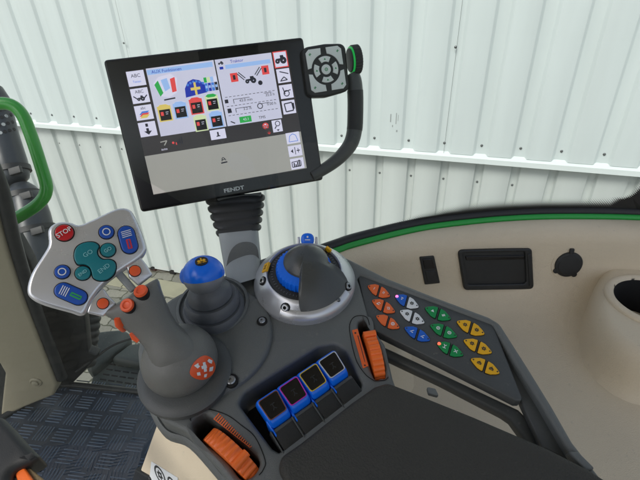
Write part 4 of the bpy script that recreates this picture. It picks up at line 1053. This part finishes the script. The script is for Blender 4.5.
def tile(u0, v0, u1, v1, kind, border=None):
    b = MB()
    if border: q4(b, u0 - .006, v0 - .008, u1 + .006, v1 + .008, border, 1)
    q4(b, u0, v0, u1, v1, SCR_TILE, 2); cu, cv = (u0 + u1) / 2, (v0 + v1) / 2; w_ = u1 - u0
    if kind == 'abc': stext(b, 'ABC', cu, cv - .02, .0068, SCR_INK, 3); stext(b, 'Tasten', cu, cv + .025, .0042, SCR_MID, 3)
    elif kind == 'abc2': stext(b, 'ABC', cu, cv - .03, .0062, SCR_INK, 3); tractor(b, cu, cv + .02, .022, SCR_INK, 3); line(b, (cu - .04, cv), (cu - .015, cv + .03), .003, SCR_INK, 3); line(b, (cu + .04, cv), (cu + .015, cv + .03), .003, SCR_INK, 3)
    elif kind == 'layers':
        stext(b, 'abc', cu, cv - .035, .0055, SCR_INK, 3)
        for i, m_ in enumerate((SCR_MID, SCR_RED, SCR_YEL)): poly(b, [(cu - .03, cv + .015 + .014 * i), (cu - .01, cv - .01 + .014 * i), (cu + .032, cv - .01 + .014 * i), (cu + .012, cv + .015 + .014 * i)], m_, 3 + i * .4)
    elif kind == 'down': q4(b, cu - .009, cv - .045, cu + .006, cv - .02, SCR_INK, 3); q4(b, cu - .009, cv - .008, cu + .006, cv + .02, SCR_INK, 3); poly(b, [(cu - .024, cv + .015), (cu + .022, cv + .015), (cu, cv + .045)], SCR_INK, 3.5)
    elif kind == 'tractor': tractor(b, cu - .002, cv, .036, SCR_INK, 3)
    elif kind == 'boom': line(b, (u0 + .02, v0 + .02), (u1 - .01, v0 + .045), .003, SCR_INK, 3); line(b, (u0 + .02, v1 - .02), (cu, cv + .01), .003, SCR_INK, 3); line(b, (u0 + .015, v1 - .015), (cu + .02, v1 - .02), .003, SCR_INK, 3); line(b, (cu, cv + .01), (cu + .02, v1 - .02), .003, SCR_INK, 3)
    elif kind == 'seat': ringt(b, cu, cv + .015, .0035, .0048, SCR_INK, 3); line(b, (cu - .02, v0 + .02), (cu - .01, cv + .02), .003, SCR_INK, 3); line(b, (cu - .01, cv), (cu + .03, cv - .01), .003, SCR_INK, 3)
    elif kind == 'monitor':
        for l_ in (((u0 + .015, v0 + .025), (u1 - .02, v0 + .02)), ((u1 - .02, v0 + .02), (u1 - .015, v1 - .025)), ((u1 - .015, v1 - .025), (u0 + .02, v1 - .02)), ((u0 + .02, v1 - .02), (u0 + .015, v0 + .025))): line(b, l_[0], l_[1], .0035, SCR_INK, 3)
        q4(b, u1 - .016, cv - .03, u1 - .006, cv + .02, SCR_INK, 3)
    elif kind == 'mag': ringt(b, cu + .005, cv - .02, .003, .0042, SCR_INK, 3); line(b, (cu - .005, cv), (cu - .018, cv + .02), .003, SCR_INK, 3); poly(b, [(cu - .008, cv + .03), (cu + .012, cv + .028), (cu + .002, cv + .045)], SCR_INK, 3)
    elif kind == 'home': line(b, (cu - .012, cv + .015), (cu + .012, cv + .013), .003, SCR_INK, 3); line(b, (cu, cv - .02), (cu, cv + .012), .005, SCR_INK, 3)
    elif kind == 'hat':
        P_ = [(cu - .03, cv + .03), (cu - .02, cv - .02), (cu, cv - .035), (cu + .02, cv - .02), (cu + .03, cv + .03)]
        for i in range(5): line(b, P_[i], P_[(i + 1) % 5], .0018, SCR_MID, 3)
    elif kind == 'arrows': line(b, (cu, v0 + .015), (cu, v1 - .015), .0022, SCR_INK, 3); poly(b, [(cu - .03, cv), (cu - .014, cv - .018), (cu - .014, cv + .018)], SCR_INK, 3); line(b, (cu + .01, cv), (cu + .032, cv), .003, SCR_INK, 3); line(b, (cu + .021, cv - .02), (cu + .021, cv + .02), .002, SCR_INK, 3)
    elif kind == 'chart':
        for i in range(4): q4(b, cu - .025 + i * .012, cv + .02 - [.03, .015, .035, .05][i], cu - .017 + i * .012, cv + .03, SCR_INK, 3)
        for l_ in (((u0 + .01, v0 + .03), (u1 - .02, v0 + .025)), ((u0 + .01, v1 - .02), (u1 - .02, v1 - .025)), ((u0 + .01, v0 + .03), (u0 + .01, v1 - .02)), ((u1 - .02, v0 + .03), (u1 - .02, v1 - .025))): line(b, l_[0], l_[1], .0025, SCR_INK, 3)
    b.build('screen_tile', screen)
for i, kd in enumerate(('abc', 'abc2', 'layers', 'down')): tile(.0 + .004, .005 + .133 * i, .105, .005 + .133 * i + .115, kd)
tile(.906, .005, .985, .12, 'tractor', SCR_RED)
for i, kd in enumerate(('boom', 'seat', 'monitor')): tile(.905, .138 + .13 * i, .99, .138 + .13 * i + .112, kd)
tile(.818, .545, .882, .645, 'mag'); tile(.418, .548, .515, .628, 'home')
b = MB(); q4(b, 0, .672, .0 + .998, .995, SCR_GREY, 1); q4(b, .455, .66 + .135, .0 + .458, .797, SCR_INK, 2)
a_, b_ = sp(.468, .80); ringt(b, .468, .795, .0012, .0022, SCR_INK, 3); line(b, (.45, .83), (.49, .826), .004, SCR_INK, 3); line(b, (.457, .815), (.462, .795), .0025, SCR_INK, 3); line(b, (.483, .812), (.477, .795), .0025, SCR_INK, 3)
q4(b, .54, .575, .998, .672, SCR_GREY if 0 else SCR_DARK, 1)
lab(b.build('display_pane', screen), 'grey lower display pane')
for i, kd in enumerate(('hat', 'arrows', 'chart')): tile(.895, .668 + .113 * i, .985, .668 + .113 * i + .095, kd)
b = MB(); ringt(b, .775, .58, .0036, .0050, SCR_RED, 1); disc(b, .775, .58, .0034, SCR_TILE, 1); line(b, (.762, .565), (.79, .6), .003, SCR_RED, 3); line(b, (.762, .597), (.788, .563), .003, SCR_RED, 3); b.build('status_symbol', screen); b = MB(); disc(b, .79, .64, .0024, SCR_RED, 1); b.build('status_symbol', screen); b = MB()
for i in range(4): q4(b, .2 + .012 * i, .6 - .012 * i, .206 + .012 * i, .62, SCR_RED if i < 1 else SCR_INK, 1)
line(b, (.11, .58), (.15, .575), .003, SCR_GREY, 1); line(b, (.15, .575), (.13, .61), .003, SCR_GREY, 1); stext(b, 'auto', .125, .64, .005, SCR_TILE, 1); disc(b, .185, .60, .0018, SCR_RED, 1)
b.build('status_symbol', screen)
# key pad, scroll wheel, handle
HK = .010
kp = rnd(tp_([(301.5, 47.5), (325, 43.5), (345.5, 43), (350, 90.5), (327, 97), (308, 97.5)], HK), [.012, .03, .012, .012, .03, .012])
b = MB(); b.slab(T, kp, HK, .024, .004, BLK, res=3); kpad = b.build('key_pad', term, angle=45)
kc_ = V(T.hit(326, 69.5, HK)); sc1 = px2m(T, 326, 69.5, 1)
k_ang = rotof(T, 313, 72, 340, 68)
KPF = Frame(T.w(kc_.x, kc_.y, HK), T.u * cos(k_ang) + T.v * sin(k_ang), T.v * cos(k_ang) - T.u * sin(k_ang), T.n)
def arcpoly(r0, r1, a0, a1, n_=8): return [(r1 * cos(a0 + (a1 - a0) * i / n_), r1 * sin(a0 + (a1 - a0) * i / n_)) for i in range(n_ + 1)] + [(r0 * cos(a1 - (a1 - a0) * i / n_), r0 * sin(a1 - (a1 - a0) * i / n_)) for i in range(n_ + 1)]
def key(pts, gl=None, gp=(0, 0), gs=.003):
    b = MB(); b.slab(KPF, pts, .0018, .003, .0005, KEYW)
    if gl: glyph(b, Frame(KPF.w(gp[0], gp[1], .0018), KPF.u, KPF.v, KPF.n), gl, gs, .0002, GRNL)
    b.build('key', kpad)
u_ = sc1
key(circ(0, 0, 4.6 * u_, 20), 'ring', (0, 0), 2.2 * u_)
for i in range(4):
    am = i * pi / 2; key(arcpoly(7 * u_, 12 * u_, am - .52, am + .52), 'tri', (9.4 * u_ * cos(am), 9.4 * u_ * sin(am)), 1.6 * u_)
for sx_ in (-1, 1):
    for sy_ in (-1, 1):
        O = 17.5 * u_; Oy = 19.5 * u_
        arc = [(14.2 * u_ * cos(t), 14.2 * u_ * sin(t)) for t in [radians(12 + 66 * i / 8) for i in range(9)]]
        pts = [(O, 2.2 * u_)] + [arc[0]] + arc[1:-1] + [arc[-1]] + [(2.6 * u_, Oy), (O * .82, Oy), (O, Oy * .85)]
        pts = [(x * sx_, y * sy_) for x, y in pts]
        if sx_ * sy_ < 0: pts = pts[::-1]
        key(pts, 'star', (13.6 * u_ * sx_, 15 * u_ * sy_), 1.9 * u_)
# scroll wheel
wc = T.P(352.5, 60, .0); wf = Frame(wc, T.v, T.n, T.u)
mrad = 13.2 * sc1
b = MB(); seg = 120; rings = []
for z_, dr in ((-.0015, -.003), (-.001, 0), (.0095, 0), (.0108, -.0012), (.0108, -.004)):
    rings.append([wf.w((mrad + dr + (.0007 if i % 4 < 2 else 0)) * cos(2 * pi * i / seg), (mrad + dr + (.0007 if i % 4 < 2 else 0)) * sin(2 * pi * i / seg), z_) for i in range(seg)])
b.loft(rings, BLK); b.lathe(wf, [(mrad * .2, -.006), (mrad * .80, -.0058), (mrad * .84, -.0045), (mrad * .84, -.001)], BLK, seg=48); sw = b.build('scroll_wheel', term, angle=25)
b = MB(); b.lathe(wf, [(mrad * .8, -.0040), (mrad * .94, -.0036), (mrad * .94, -.0014), (mrad * .8, -.001)], mat('green_ring', (20, 190, 80), .35, emit=.25), seg=48); b.build('green_ring', sw)
hpts = [(351, 73), (354, 80), (355.3, 95), (355.3, 115), (354.5, 130), (351, 143), (343, 154), (333, 163), (321, 171), (312, 176)]
hr = [6.4, 7.4, 7.8, 7.8, 7.8, 7.6, 7.0, 6.4, 5.8, 5.4]
hs = smooth([tuple(T.P(x, y, -.004)) for x, y in hpts], 4, False); hrs = [h[0] for h in smooth([(r, 0) for r in hr], 4, False)]
b = MB(); b.tube([V(p) for p in hs], [r * sc1 for r in hrs], GREYD, seg=18, upv=T.n, flatr=1.15); hd = b.build('handle', term, angle=60)
ins = hs[7:17]; b = MB(); b.tube([V(p) for p in ins], [8.0 * sc1] * len(ins), BLK, seg=18, upv=T.n, flatr=1.18); b.build('grip_insert', hd, angle=50)
# neck
def ellsec(pl, pr, y_, d_, dep, n_=28):
    a = at(pl, y_[0], d_); c = at(pr, y_[1], d_); m_ = (a + c) / 2; u1 = (c - a) / 2; dv = Fw * dep
    return [m_ + u1 * (abs(cos(t)) ** .7 * (1 if cos(t) >= 0 else -1)) + dv * (abs(sin(t)) ** .7 * (1 if sin(t) >= 0 else -1)) for t in [2 * pi * i / n_ for i in range(n_)]]
dT = dg(T.P(232, 205)) + .03; dK = dg(K.P(243, 268))
b = MB(); rings = []
NB = 5
for i in range(NB * 6 + 1):
    t = i / (NB * 6); pl = 207 + 13 * t ** 1.2; pr = 264 - 5 * t; y0 = 198 + 40 * t; y1 = 194 + 37 * t
    wv = abs(sin(pi * NB * t)); wv = 3.0 * wv ** .5 - 1.4
    rings.append(ellsec(pl - wv, pr + wv, (y0, y1), dT + (dK - dT) * t * .6, .022 + wv * .0008))
b.loft(rings, BLK); b.build('bellows', term, angle=60)
b = MB(); nf = frame_n(at(242, 205, dT - .026), -ray(242, 205), Up); b.slab(nf, rnd([nf.hit(x, y) for x, y in [(216, 198), (262, 192), (257, 210), (229, 217)]], .002), .0, .006, .0015, GREYD)
b.build('neck_cover', term)
b = MB(); rings = []
for t in (0, .15, .4, .7, 1, 1.15):
    pl = 219 + 8 * t; pr = 258 + 3.5 * t; rings.append(ellsec(pl, pr, (234 + 45 * t, 230 + 40 * t), dT + (dK - dT) * (.6 + .4 * t) , .02))
b.loft(rings, GREYL); nk = b.build('neck_post', term, angle=50)
dn = dT + (dK - dT) * .8 - .0235
nf = frame_n(at(243, 262, dn), -ray(243, 262) + K.n * 0, Up)
b = MB(); b.slab(nf, smooth([nf.hit(x, y) for x, y in [(227, 276), (227, 262), (231, 250), (239, 243), (250, 242), (257, 247), (259, 258), (260, 268), (244, 272)]], 3), .0012, .003, .0008, GREY); b.build('arch_inset', nk)

# ------------------------------------------------------------------ cab floor, mat, pillar, rail, step
FZ = 1.75
MF = Frame(V((0, 0, FZ)), V((1, 0, 0)), V((0, 1, 0)), V((0, 0, 1)))
mt = thing('floor_mat', 'black rubber floor mat with chequered bar tread and raised edge', 'floor mat', MF.P(90, 430))
mat_px = [(62, 384), (152, 393), (240, 400), (260, 560), (-60, 560), (-40, 440), (4, 417)]
mp_ = [MF.hit(x, y) for x, y in mat_px]
b = MB(); b.slab(MF, rnd(mp_, .01), 0, .012, .003, MATM); b.build('mat_sheet', mt)
b = MB(); q = [MF.P(x, y, .004) for x, y in [(0, 419), (20, 407), (44, 394), (58, 386.5), (66, 384.5), (100, 387.5), (152, 393), (200, 397)]]
b.tube([V(p) for p in smooth([tuple(p) for p in q], 4, False)], .009, BLK, seg=12); b.build('mat_edge', mt, angle=60)
b = MB(); oa = MF.hit(95, 430); ang = rotof(MF, 60, 430, 110, 436)
TF = Frame(MF.w(oa[0], oa[1], 0), MF.u * cos(ang) + MF.v * sin(ang), MF.v * cos(ang) - MF.u * sin(ang), MF.n)
def inside(p, poly_):
    c = False
    for i in range(len(poly_)):
        x0, y0 = poly_[i - 1]; x1, y1 = poly_[i]
        if (y0 > p[1]) != (y1 > p[1]) and p[0] < (x1 - x0) * (p[1] - y0) / (y1 - y0) + x0: c = not c
    return c
cs_ = .054
for i in range(-8, 9):
    for j in range(-9, 8):
        for k_ in range(5):
            o = (k_ - 2) * cs_ * .165; cx, cy = (i + .5) * cs_, (j + .5) * cs_; hl, hw_ = cs_ * .40, .0016
            r_ = (cx - hl, cy + o - hw_, cx + hl, cy + o + hw_) if (i + j) % 2 else (cx + o - hw_, cy - hl, cx + o + hw_, cy + hl)
            wp = TF.w(cx, cy); 
            if not inside((wp.x, wp.y), mp_): continue
            a0_, b0_, a1_, b1_ = r_; e = .0011
            vs = [TF.w(a0_, b0_, 0), TF.w(a1_, b0_, 0), TF.w(a1_, b1_, 0), TF.w(a0_, b1_, 0), TF.w(a0_ + e, b0_ + e, .0022), TF.w(a1_ - e, b0_ + e, .0022), TF.w(a1_ - e, b1_ - e, .0022), TF.w(a0_ + e, b1_ - e, .0022)]
            b.add(vs, [(4, 5, 6, 7), (0, 1, 5, 4), (1, 2, 6, 5), (2, 3, 7, 6), (3, 0, 4, 7)], BARM)
b.build('tread_bars', mt, smoothed=False)

# left door pillar
py0 = at(30, 398, 1.25)
PF = Frame(py0, V((1, 0, 0)), V((0, 0, 1)), V((0, -1, 0)))
pil = thing('door_pillar', 'beige door post trim with a round knob beside the floor mat', 'door post', py0)
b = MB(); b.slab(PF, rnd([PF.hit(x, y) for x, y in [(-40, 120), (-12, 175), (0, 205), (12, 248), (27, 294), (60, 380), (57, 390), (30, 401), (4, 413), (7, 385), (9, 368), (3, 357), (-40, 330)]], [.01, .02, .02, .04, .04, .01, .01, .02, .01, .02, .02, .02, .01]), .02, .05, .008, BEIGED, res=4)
b.build('trim', pil, angle=60)
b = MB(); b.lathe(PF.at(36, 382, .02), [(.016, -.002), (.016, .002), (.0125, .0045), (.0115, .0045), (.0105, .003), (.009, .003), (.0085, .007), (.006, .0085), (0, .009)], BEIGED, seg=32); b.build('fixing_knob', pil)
b = MB(); q = [PF.P(x, y, 0) for x, y in [(-10, 160), (2, 190), (14, 240), (29, 290), (44, 332), (62, 378)]]
b.tube([V(p) for p in smooth([tuple(p) for p in q], 4, False)], .014, BLK, seg=12, flatr=1, upv=V((0, 0, 1))); b.build('door_seal', pil, angle=60)
PF2 = Frame(py0 + V((0, .07, 0)), V((1, 0, 0)), V((0, 0, 1)), V((0, -1, 0)))
b = MB(); b.slab(PF2, rnd([PF2.hit(x, y) for x, y in [(12, 230), (30, 262), (40, 292), (60, 300), (84, 312), (88, 352), (98, 356), (84, 372), (64, 392), (48, 380)]], .008), 0, .03, .004, BLK); b.build('door_sill', pil)
b = MB(); b.slab(PF, rnd([PF.hit(x, y) for x, y in [(-40, 340), (-4, 352), (6, 366), (7, 385), (3, 420), (-40, 440)]], .008), .0, .03, .004, BLK); b.build('lower_cover', pil)

gf = thing('grab_rail', 'bent green tubular grab rail at the left edge', 'handrail', at(30, 200, .98))
b = MB(); q = [at(x, y, .98 + .0015 * (y - 100) * .3) for x, y in [(-30, 108), (-10, 104.5), (5, 103.5), (15, 107), (23, 116), (29, 130), (35, 147), (41, 166), (45.5, 181), (46.5, 189), (44, 197), (37, 205), (26, 212.5), (10, 221.5), (-10, 233)]]
b.tube([V(p) for p in smooth([tuple(p) for p in q], 5, False)], 6.1 * .99 / FPX, GPAINT, seg=24); b.build('rail_tube', gf, angle=60)

ex = thing('exhaust_stack', 'dark grey upright stack with perforated top guard behind the green rail', 'exhaust', at(60, 340, 1.5))
DE = 1.5
def tubepx(seq, m, nm, par, seg=28, d=DE, dd=0):
    mb = MB(); P_ = [at(x, y, d + dd * (y - 200) / 100) for x, y, r in seq]
    mb.tube(P_, [r * d / FPX for x, y, r in seq], m, seg=seg, cap=True); return mb.build(nm, par, angle=45)
STK = mat('stack_grey', (48, 53, 58), .3, bump=.5, bscale=40, var=.2, vscale=10)
tubepx([(20, 184, 8), (22, 190, 13), (26, 200, 16.5), (30, 215, 18), (34, 235, 19), (39, 258, 20), (46, 290, 22), (56, 330, 24), (62, 356, 25)], STK, 'stack_body', ex)
gd = MB(); gpts = [(-12, 92, 14.0), (-8, 100, 15.5), (-4, 118, 16), (2, 140, 16), (9, 162, 16), (13, 176, 15), (15.5, 181, 13), (17, 184, 8)]
gd.tube([at(x, y, DE) for x, y, r in gpts], [r * DE / FPX for x, y, r in gpts], STK, seg=28); guard = gd.build('perforated_guard', ex, angle=45)
GBV = BVHTree.FromPolygons([tuple(p) for p in gd.v], gd.f)
hb = MB(); HOLE = mat('guard_hole', (14, 15, 17), .6)
for r_ in range(6):
    for c_ in range(5):
        x = -6 + c_ * 4.6 + r_ * 1.6; y = 104 + r_ * 7.2 - c_ * 1.2
        loc, nr, _, _ = GBV.ray_cast(CAM, ray(x, y).normalized())
        if loc is None or r_ > 4: continue
        if nr.dot(ray(x, y)) > 0: nr = -nr
        q = frame_n(loc, nr, V((0, 0, 1))); hb.slab(q, circ(0, 0, .0058, 12), .0012, .002, 0, HOLE if (r_ + c_) % 4 else GREYL)
hb.build('guard_holes', ex)
for i_, (x, y, r_) in enumerate(((11, 168, 17.2), (21.5, 193, 16.5), (33, 228, 20))):
    cb_ = MB(); c0_ = at(x, y, DE); dd_ = (at(x + 3.5, y + 12, DE) - c0_).normalized()
    cb_.tube([c0_, c0_ + dd_ * .018], r_ * DE / FPX, BLK, seg=32)
    cl_ = Frame(c0_ + dd_ * .009 + (CAM - c0_).normalized() * (r_ * DE / FPX) + Rt * .012, dd_, dd_.cross(-Fw), -Fw); cb_.slab(cl_, rnd(rect(-.012, -.02, .012, .02), .003), .006, .014, .002, BLK)
    cb_.build('clamp_band', ex)

# black ribbed boot by the step
bo = thing('rubber_bellows', 'black ribbed rubber boot between door post and step', 'bellows', at(85, 350, 1.35))
b = MB(); rings = []; cx0 = at(86, 308, 1.35); cx1 = at(84, 366, 1.35)
for i in range(60):
    pass
pts_ = []; rs_ = []
for i in range(49):
    t = i / 48; pts_.append(cx0.lerp(cx1, t)); rs_.append((.042 - .012 * t) + .0035 * abs(sin(pi * 8 * t)))
b.tube(pts_, rs_, BLK, seg=28); b.build('boot_body', bo, angle=60)

# side step outside the cab
SZ = Frame(V((0, 0, 1.62)), V((1, 0, 0)), V((0, 1, 0)), V((0, 0, 1)))
stp = thing('side_step', 'dark grey moulded step with slotted tread outside the cab door', 'step', SZ.P(115, 365))
STG = mat('step_plastic', (56, 64, 63), .55, bump=.4, bscale=300, var=.15, vscale=8, dirt=.3)
b = MB(); b.slab(SZ, rnd([SZ.hit(x, y) for x, y in [(90, 386), (98, 360), (112, 356), (160, 361), (220, 372), (220, 410), (150, 400)]], .01), .0, .02, .004, STG); tread = b.build('tread', stp)
b = MB()
for r_ in range(5):
    for c_ in range(4 + (r_ > 1)):
        x = 110 - r_ * 3.2 + c_ * 8.2; y = 363.5 + r_ * 5.0 + c_ * 1.2
        if x > 150: continue
        a_, b_ = SZ.hit(x, y); c2, d2 = SZ.hit(x + 6.2, y + 1.0); dv = .006
        b.flat(SZ, [(a_, b_ - dv), (c2, d2 - dv), (c2, d2), (a_, b_)], .0006, VOID)
b.build('tread_slots', stp)
S2 = Frame(V((0, 0, 1.66)), V((1, 0, 0)), V((0, 1, 0)), V((0, 0, 1)))
b = MB(); b.slab(S2, smooth([S2.hit(x, y) for x, y in [(80, 348), (86, 336), (96, 331), (110, 329), (122, 328.5), (129, 332), (127, 340), (114, 350), (99, 362), (88, 368)]], 4), .0, .06, .02, STG, res=5); b.build('mudguard_end', stp, angle=60)
b = MB(); b.slab(S2, rnd([S2.hit(x, y) for x, y in [(128, 341), (150, 338), (230, 342), (230, 372), (150, 364), (108, 356)]], .02), -.012, .05, .015, STG, res=4); b.build('mudguard', stp, angle=60)
b = MB(); q = [at(x, y, 1.28) for x, y in [(76, 372), (95, 358), (110, 347), (126, 340), (150, 334)]]; b.tube([V(p) for p in smooth([tuple(p) for p in q], 4, False)], .0035, BLK, seg=8); b.build('cable', stp)

b = MB(); BR = Frame(V((-.25, -.52, 2.45)), V((1, 0, 0)), V((0, -.18, 1)).normalized(), V((0, 1, .18)).normalized())  # unseen seat back behind the camera, added to block light from behind
b.slab(BR, rnd(rect(-.29, -.45, .29, .5), .1), 0, .12, .04, PAD, res=4)
SEATB = b
# beige pedestal under the console
pe_o = at(185, 450, .78); pn_ = V((-.62, -.70, .18)).normalized(); PE = frame_n(pe_o, pn_, V((0, 0, 1)))
ped = thing('pedestal', 'beige seat pedestal under the console with a white sticker', 'pedestal', pe_o)
b = MB(); b.slab(PE, rnd([PE.hit(x, y) for x, y in [(160, 412), (175, 395), (320, 420), (340, 560), (120, 520), (138, 474), (150, 440)]], .012), 0, .22, .008, BEIGE, res=3); b.build('pedestal_cover', ped)
b = MB(); b.slab(PE, rnd([PE.hit(x, y) for x, y in [(137, 468), (151, 476), (160, 500), (150, 540), (120, 530)]], .006), .006, .2, .004, BLK); b.build('base_strip', ped)
b = MB(); b.slab(PE, [PE.hit(x, y, .001) for x, y in [(151.5, 461.5), (178, 478), (176, 500), (148, 492)]], .0015, .001, 0, WHT)
q = PE.at(160, 475, .0015); r_ = px2m(PE, 160, 475, 4.2); b.ring(q, 0, 0, r_ * .72, r_ * .95, .0003, INKY)
q2 = Frame(q.o, q.u, q.v, q.n); glyph(b, q2, 'gear', r_ * .6, .0004, INKY); b.ring(PE.at(172, 484, .0015), 0, 0, r_ * .5, r_ * .7, .0003, INKY)
b.build('sticker', ped)

# seat corner bottom left
se_o = at(12, 445, .62); SE = frame_n(se_o, V((.15, -.25, 1)), V((0, 1, 0)))
seat = thing('seat', 'dark grey seat corner at bottom left with an orange strap', 'seat', se_o)
b = MB(); b.slab(SE, rnd([SE.hit(x, y) for x, y in [(-60, 398), (2, 416), (12, 426), (24, 440), (40, 456), (30, 462), (10, 470), (10, 530), (-60, 530)]], .012), 0, .05, .012, BLK, res=4); b.build('seat_edge', seat, angle=60); SEATB.build('shading_backrest', seat, angle=60)
b = MB(); b.slab(SE, rnd([SE.hit(x, y) for x, y in [(8, 464), (18, 459.5), (60, 520), (40, 540)]], .003), -.012, .01, .003, ORG); b.build('strap', seat)
WEB = mat('webbing_brown', (120, 104, 76), .8, bump=1, bscale=500)
b = MB(); b.slab(SE, rnd([SE.hit(x, y) for x, y in [(20, 462), (26, 464), (48, 482), (80, 520), (40, 540)]], .003), -.018, .006, .002, WEB); b.build('webbing', seat)

# ------------------------------------------------------------------ unseen roof, added above the view to shade the cab
rf = thing('added_shade_roof', 'unseen roof slab added above the seat to shade the interior', 'roof', V((0, 0, 3.45)))
b = MB(); RT = Frame(V((0, -.2, 3.45)), V((1, 0, 0)), V((0, 1, 0)), V((0, 0, 1)))
b.slab(RT, rnd(rect(-.8, -1.1, .8, .85), .1), .1, .1, .03, BEIGE); b.build('roof_shade_slab', rf)
HAVE_ROOF = True

# ------------------------------------------------------------------ light
w = bpy.data.worlds.new('World'); SC.world = w; w.use_nodes = True; nt = w.node_tree
sky = nt.nodes.new('ShaderNodeTexSky'); sky.sky_type = 'NISHITA'; sky.sun_disc = False
EL, AZ = radians(50), radians(212)      # azimuth clockwise from +Y
sky.sun_elevation = EL; sky.sun_rotation = AZ
try: sky.dust_density = 3.0; sky.ozone_density = 1.0; sky.air_density = 1.0
except Exception: pass
hs = nt.nodes.new('ShaderNodeHueSaturation'); hs.inputs['Saturation'].default_value = .6
nt.links.new(sky.outputs[0], hs.inputs['Color']); nt.links.new(hs.outputs[0], nt.nodes['Background'].inputs[0]); nt.nodes['Background'].inputs[1].default_value = .13
sd_ = V((sin(AZ) * cos(EL), cos(AZ) * cos(EL), sin(EL)))
sun = bpy.data.objects.new('sun', bpy.data.lights.new('sun', 'SUN')); COL.objects.link(sun)
sun.data.energy = 1.3; sun.data.angle = radians(20); sun.data.color = (1, .97, .92)
sun.rotation_euler = sd_.to_track_quat('Z', 'Y').to_euler(); sun.location = (0, 0, 6)
SC.view_settings.view_transform = 'Standard'; SC.view_settings.look = 'None'; SC.view_settings.exposure = .5; SC.view_settings.gamma = 1
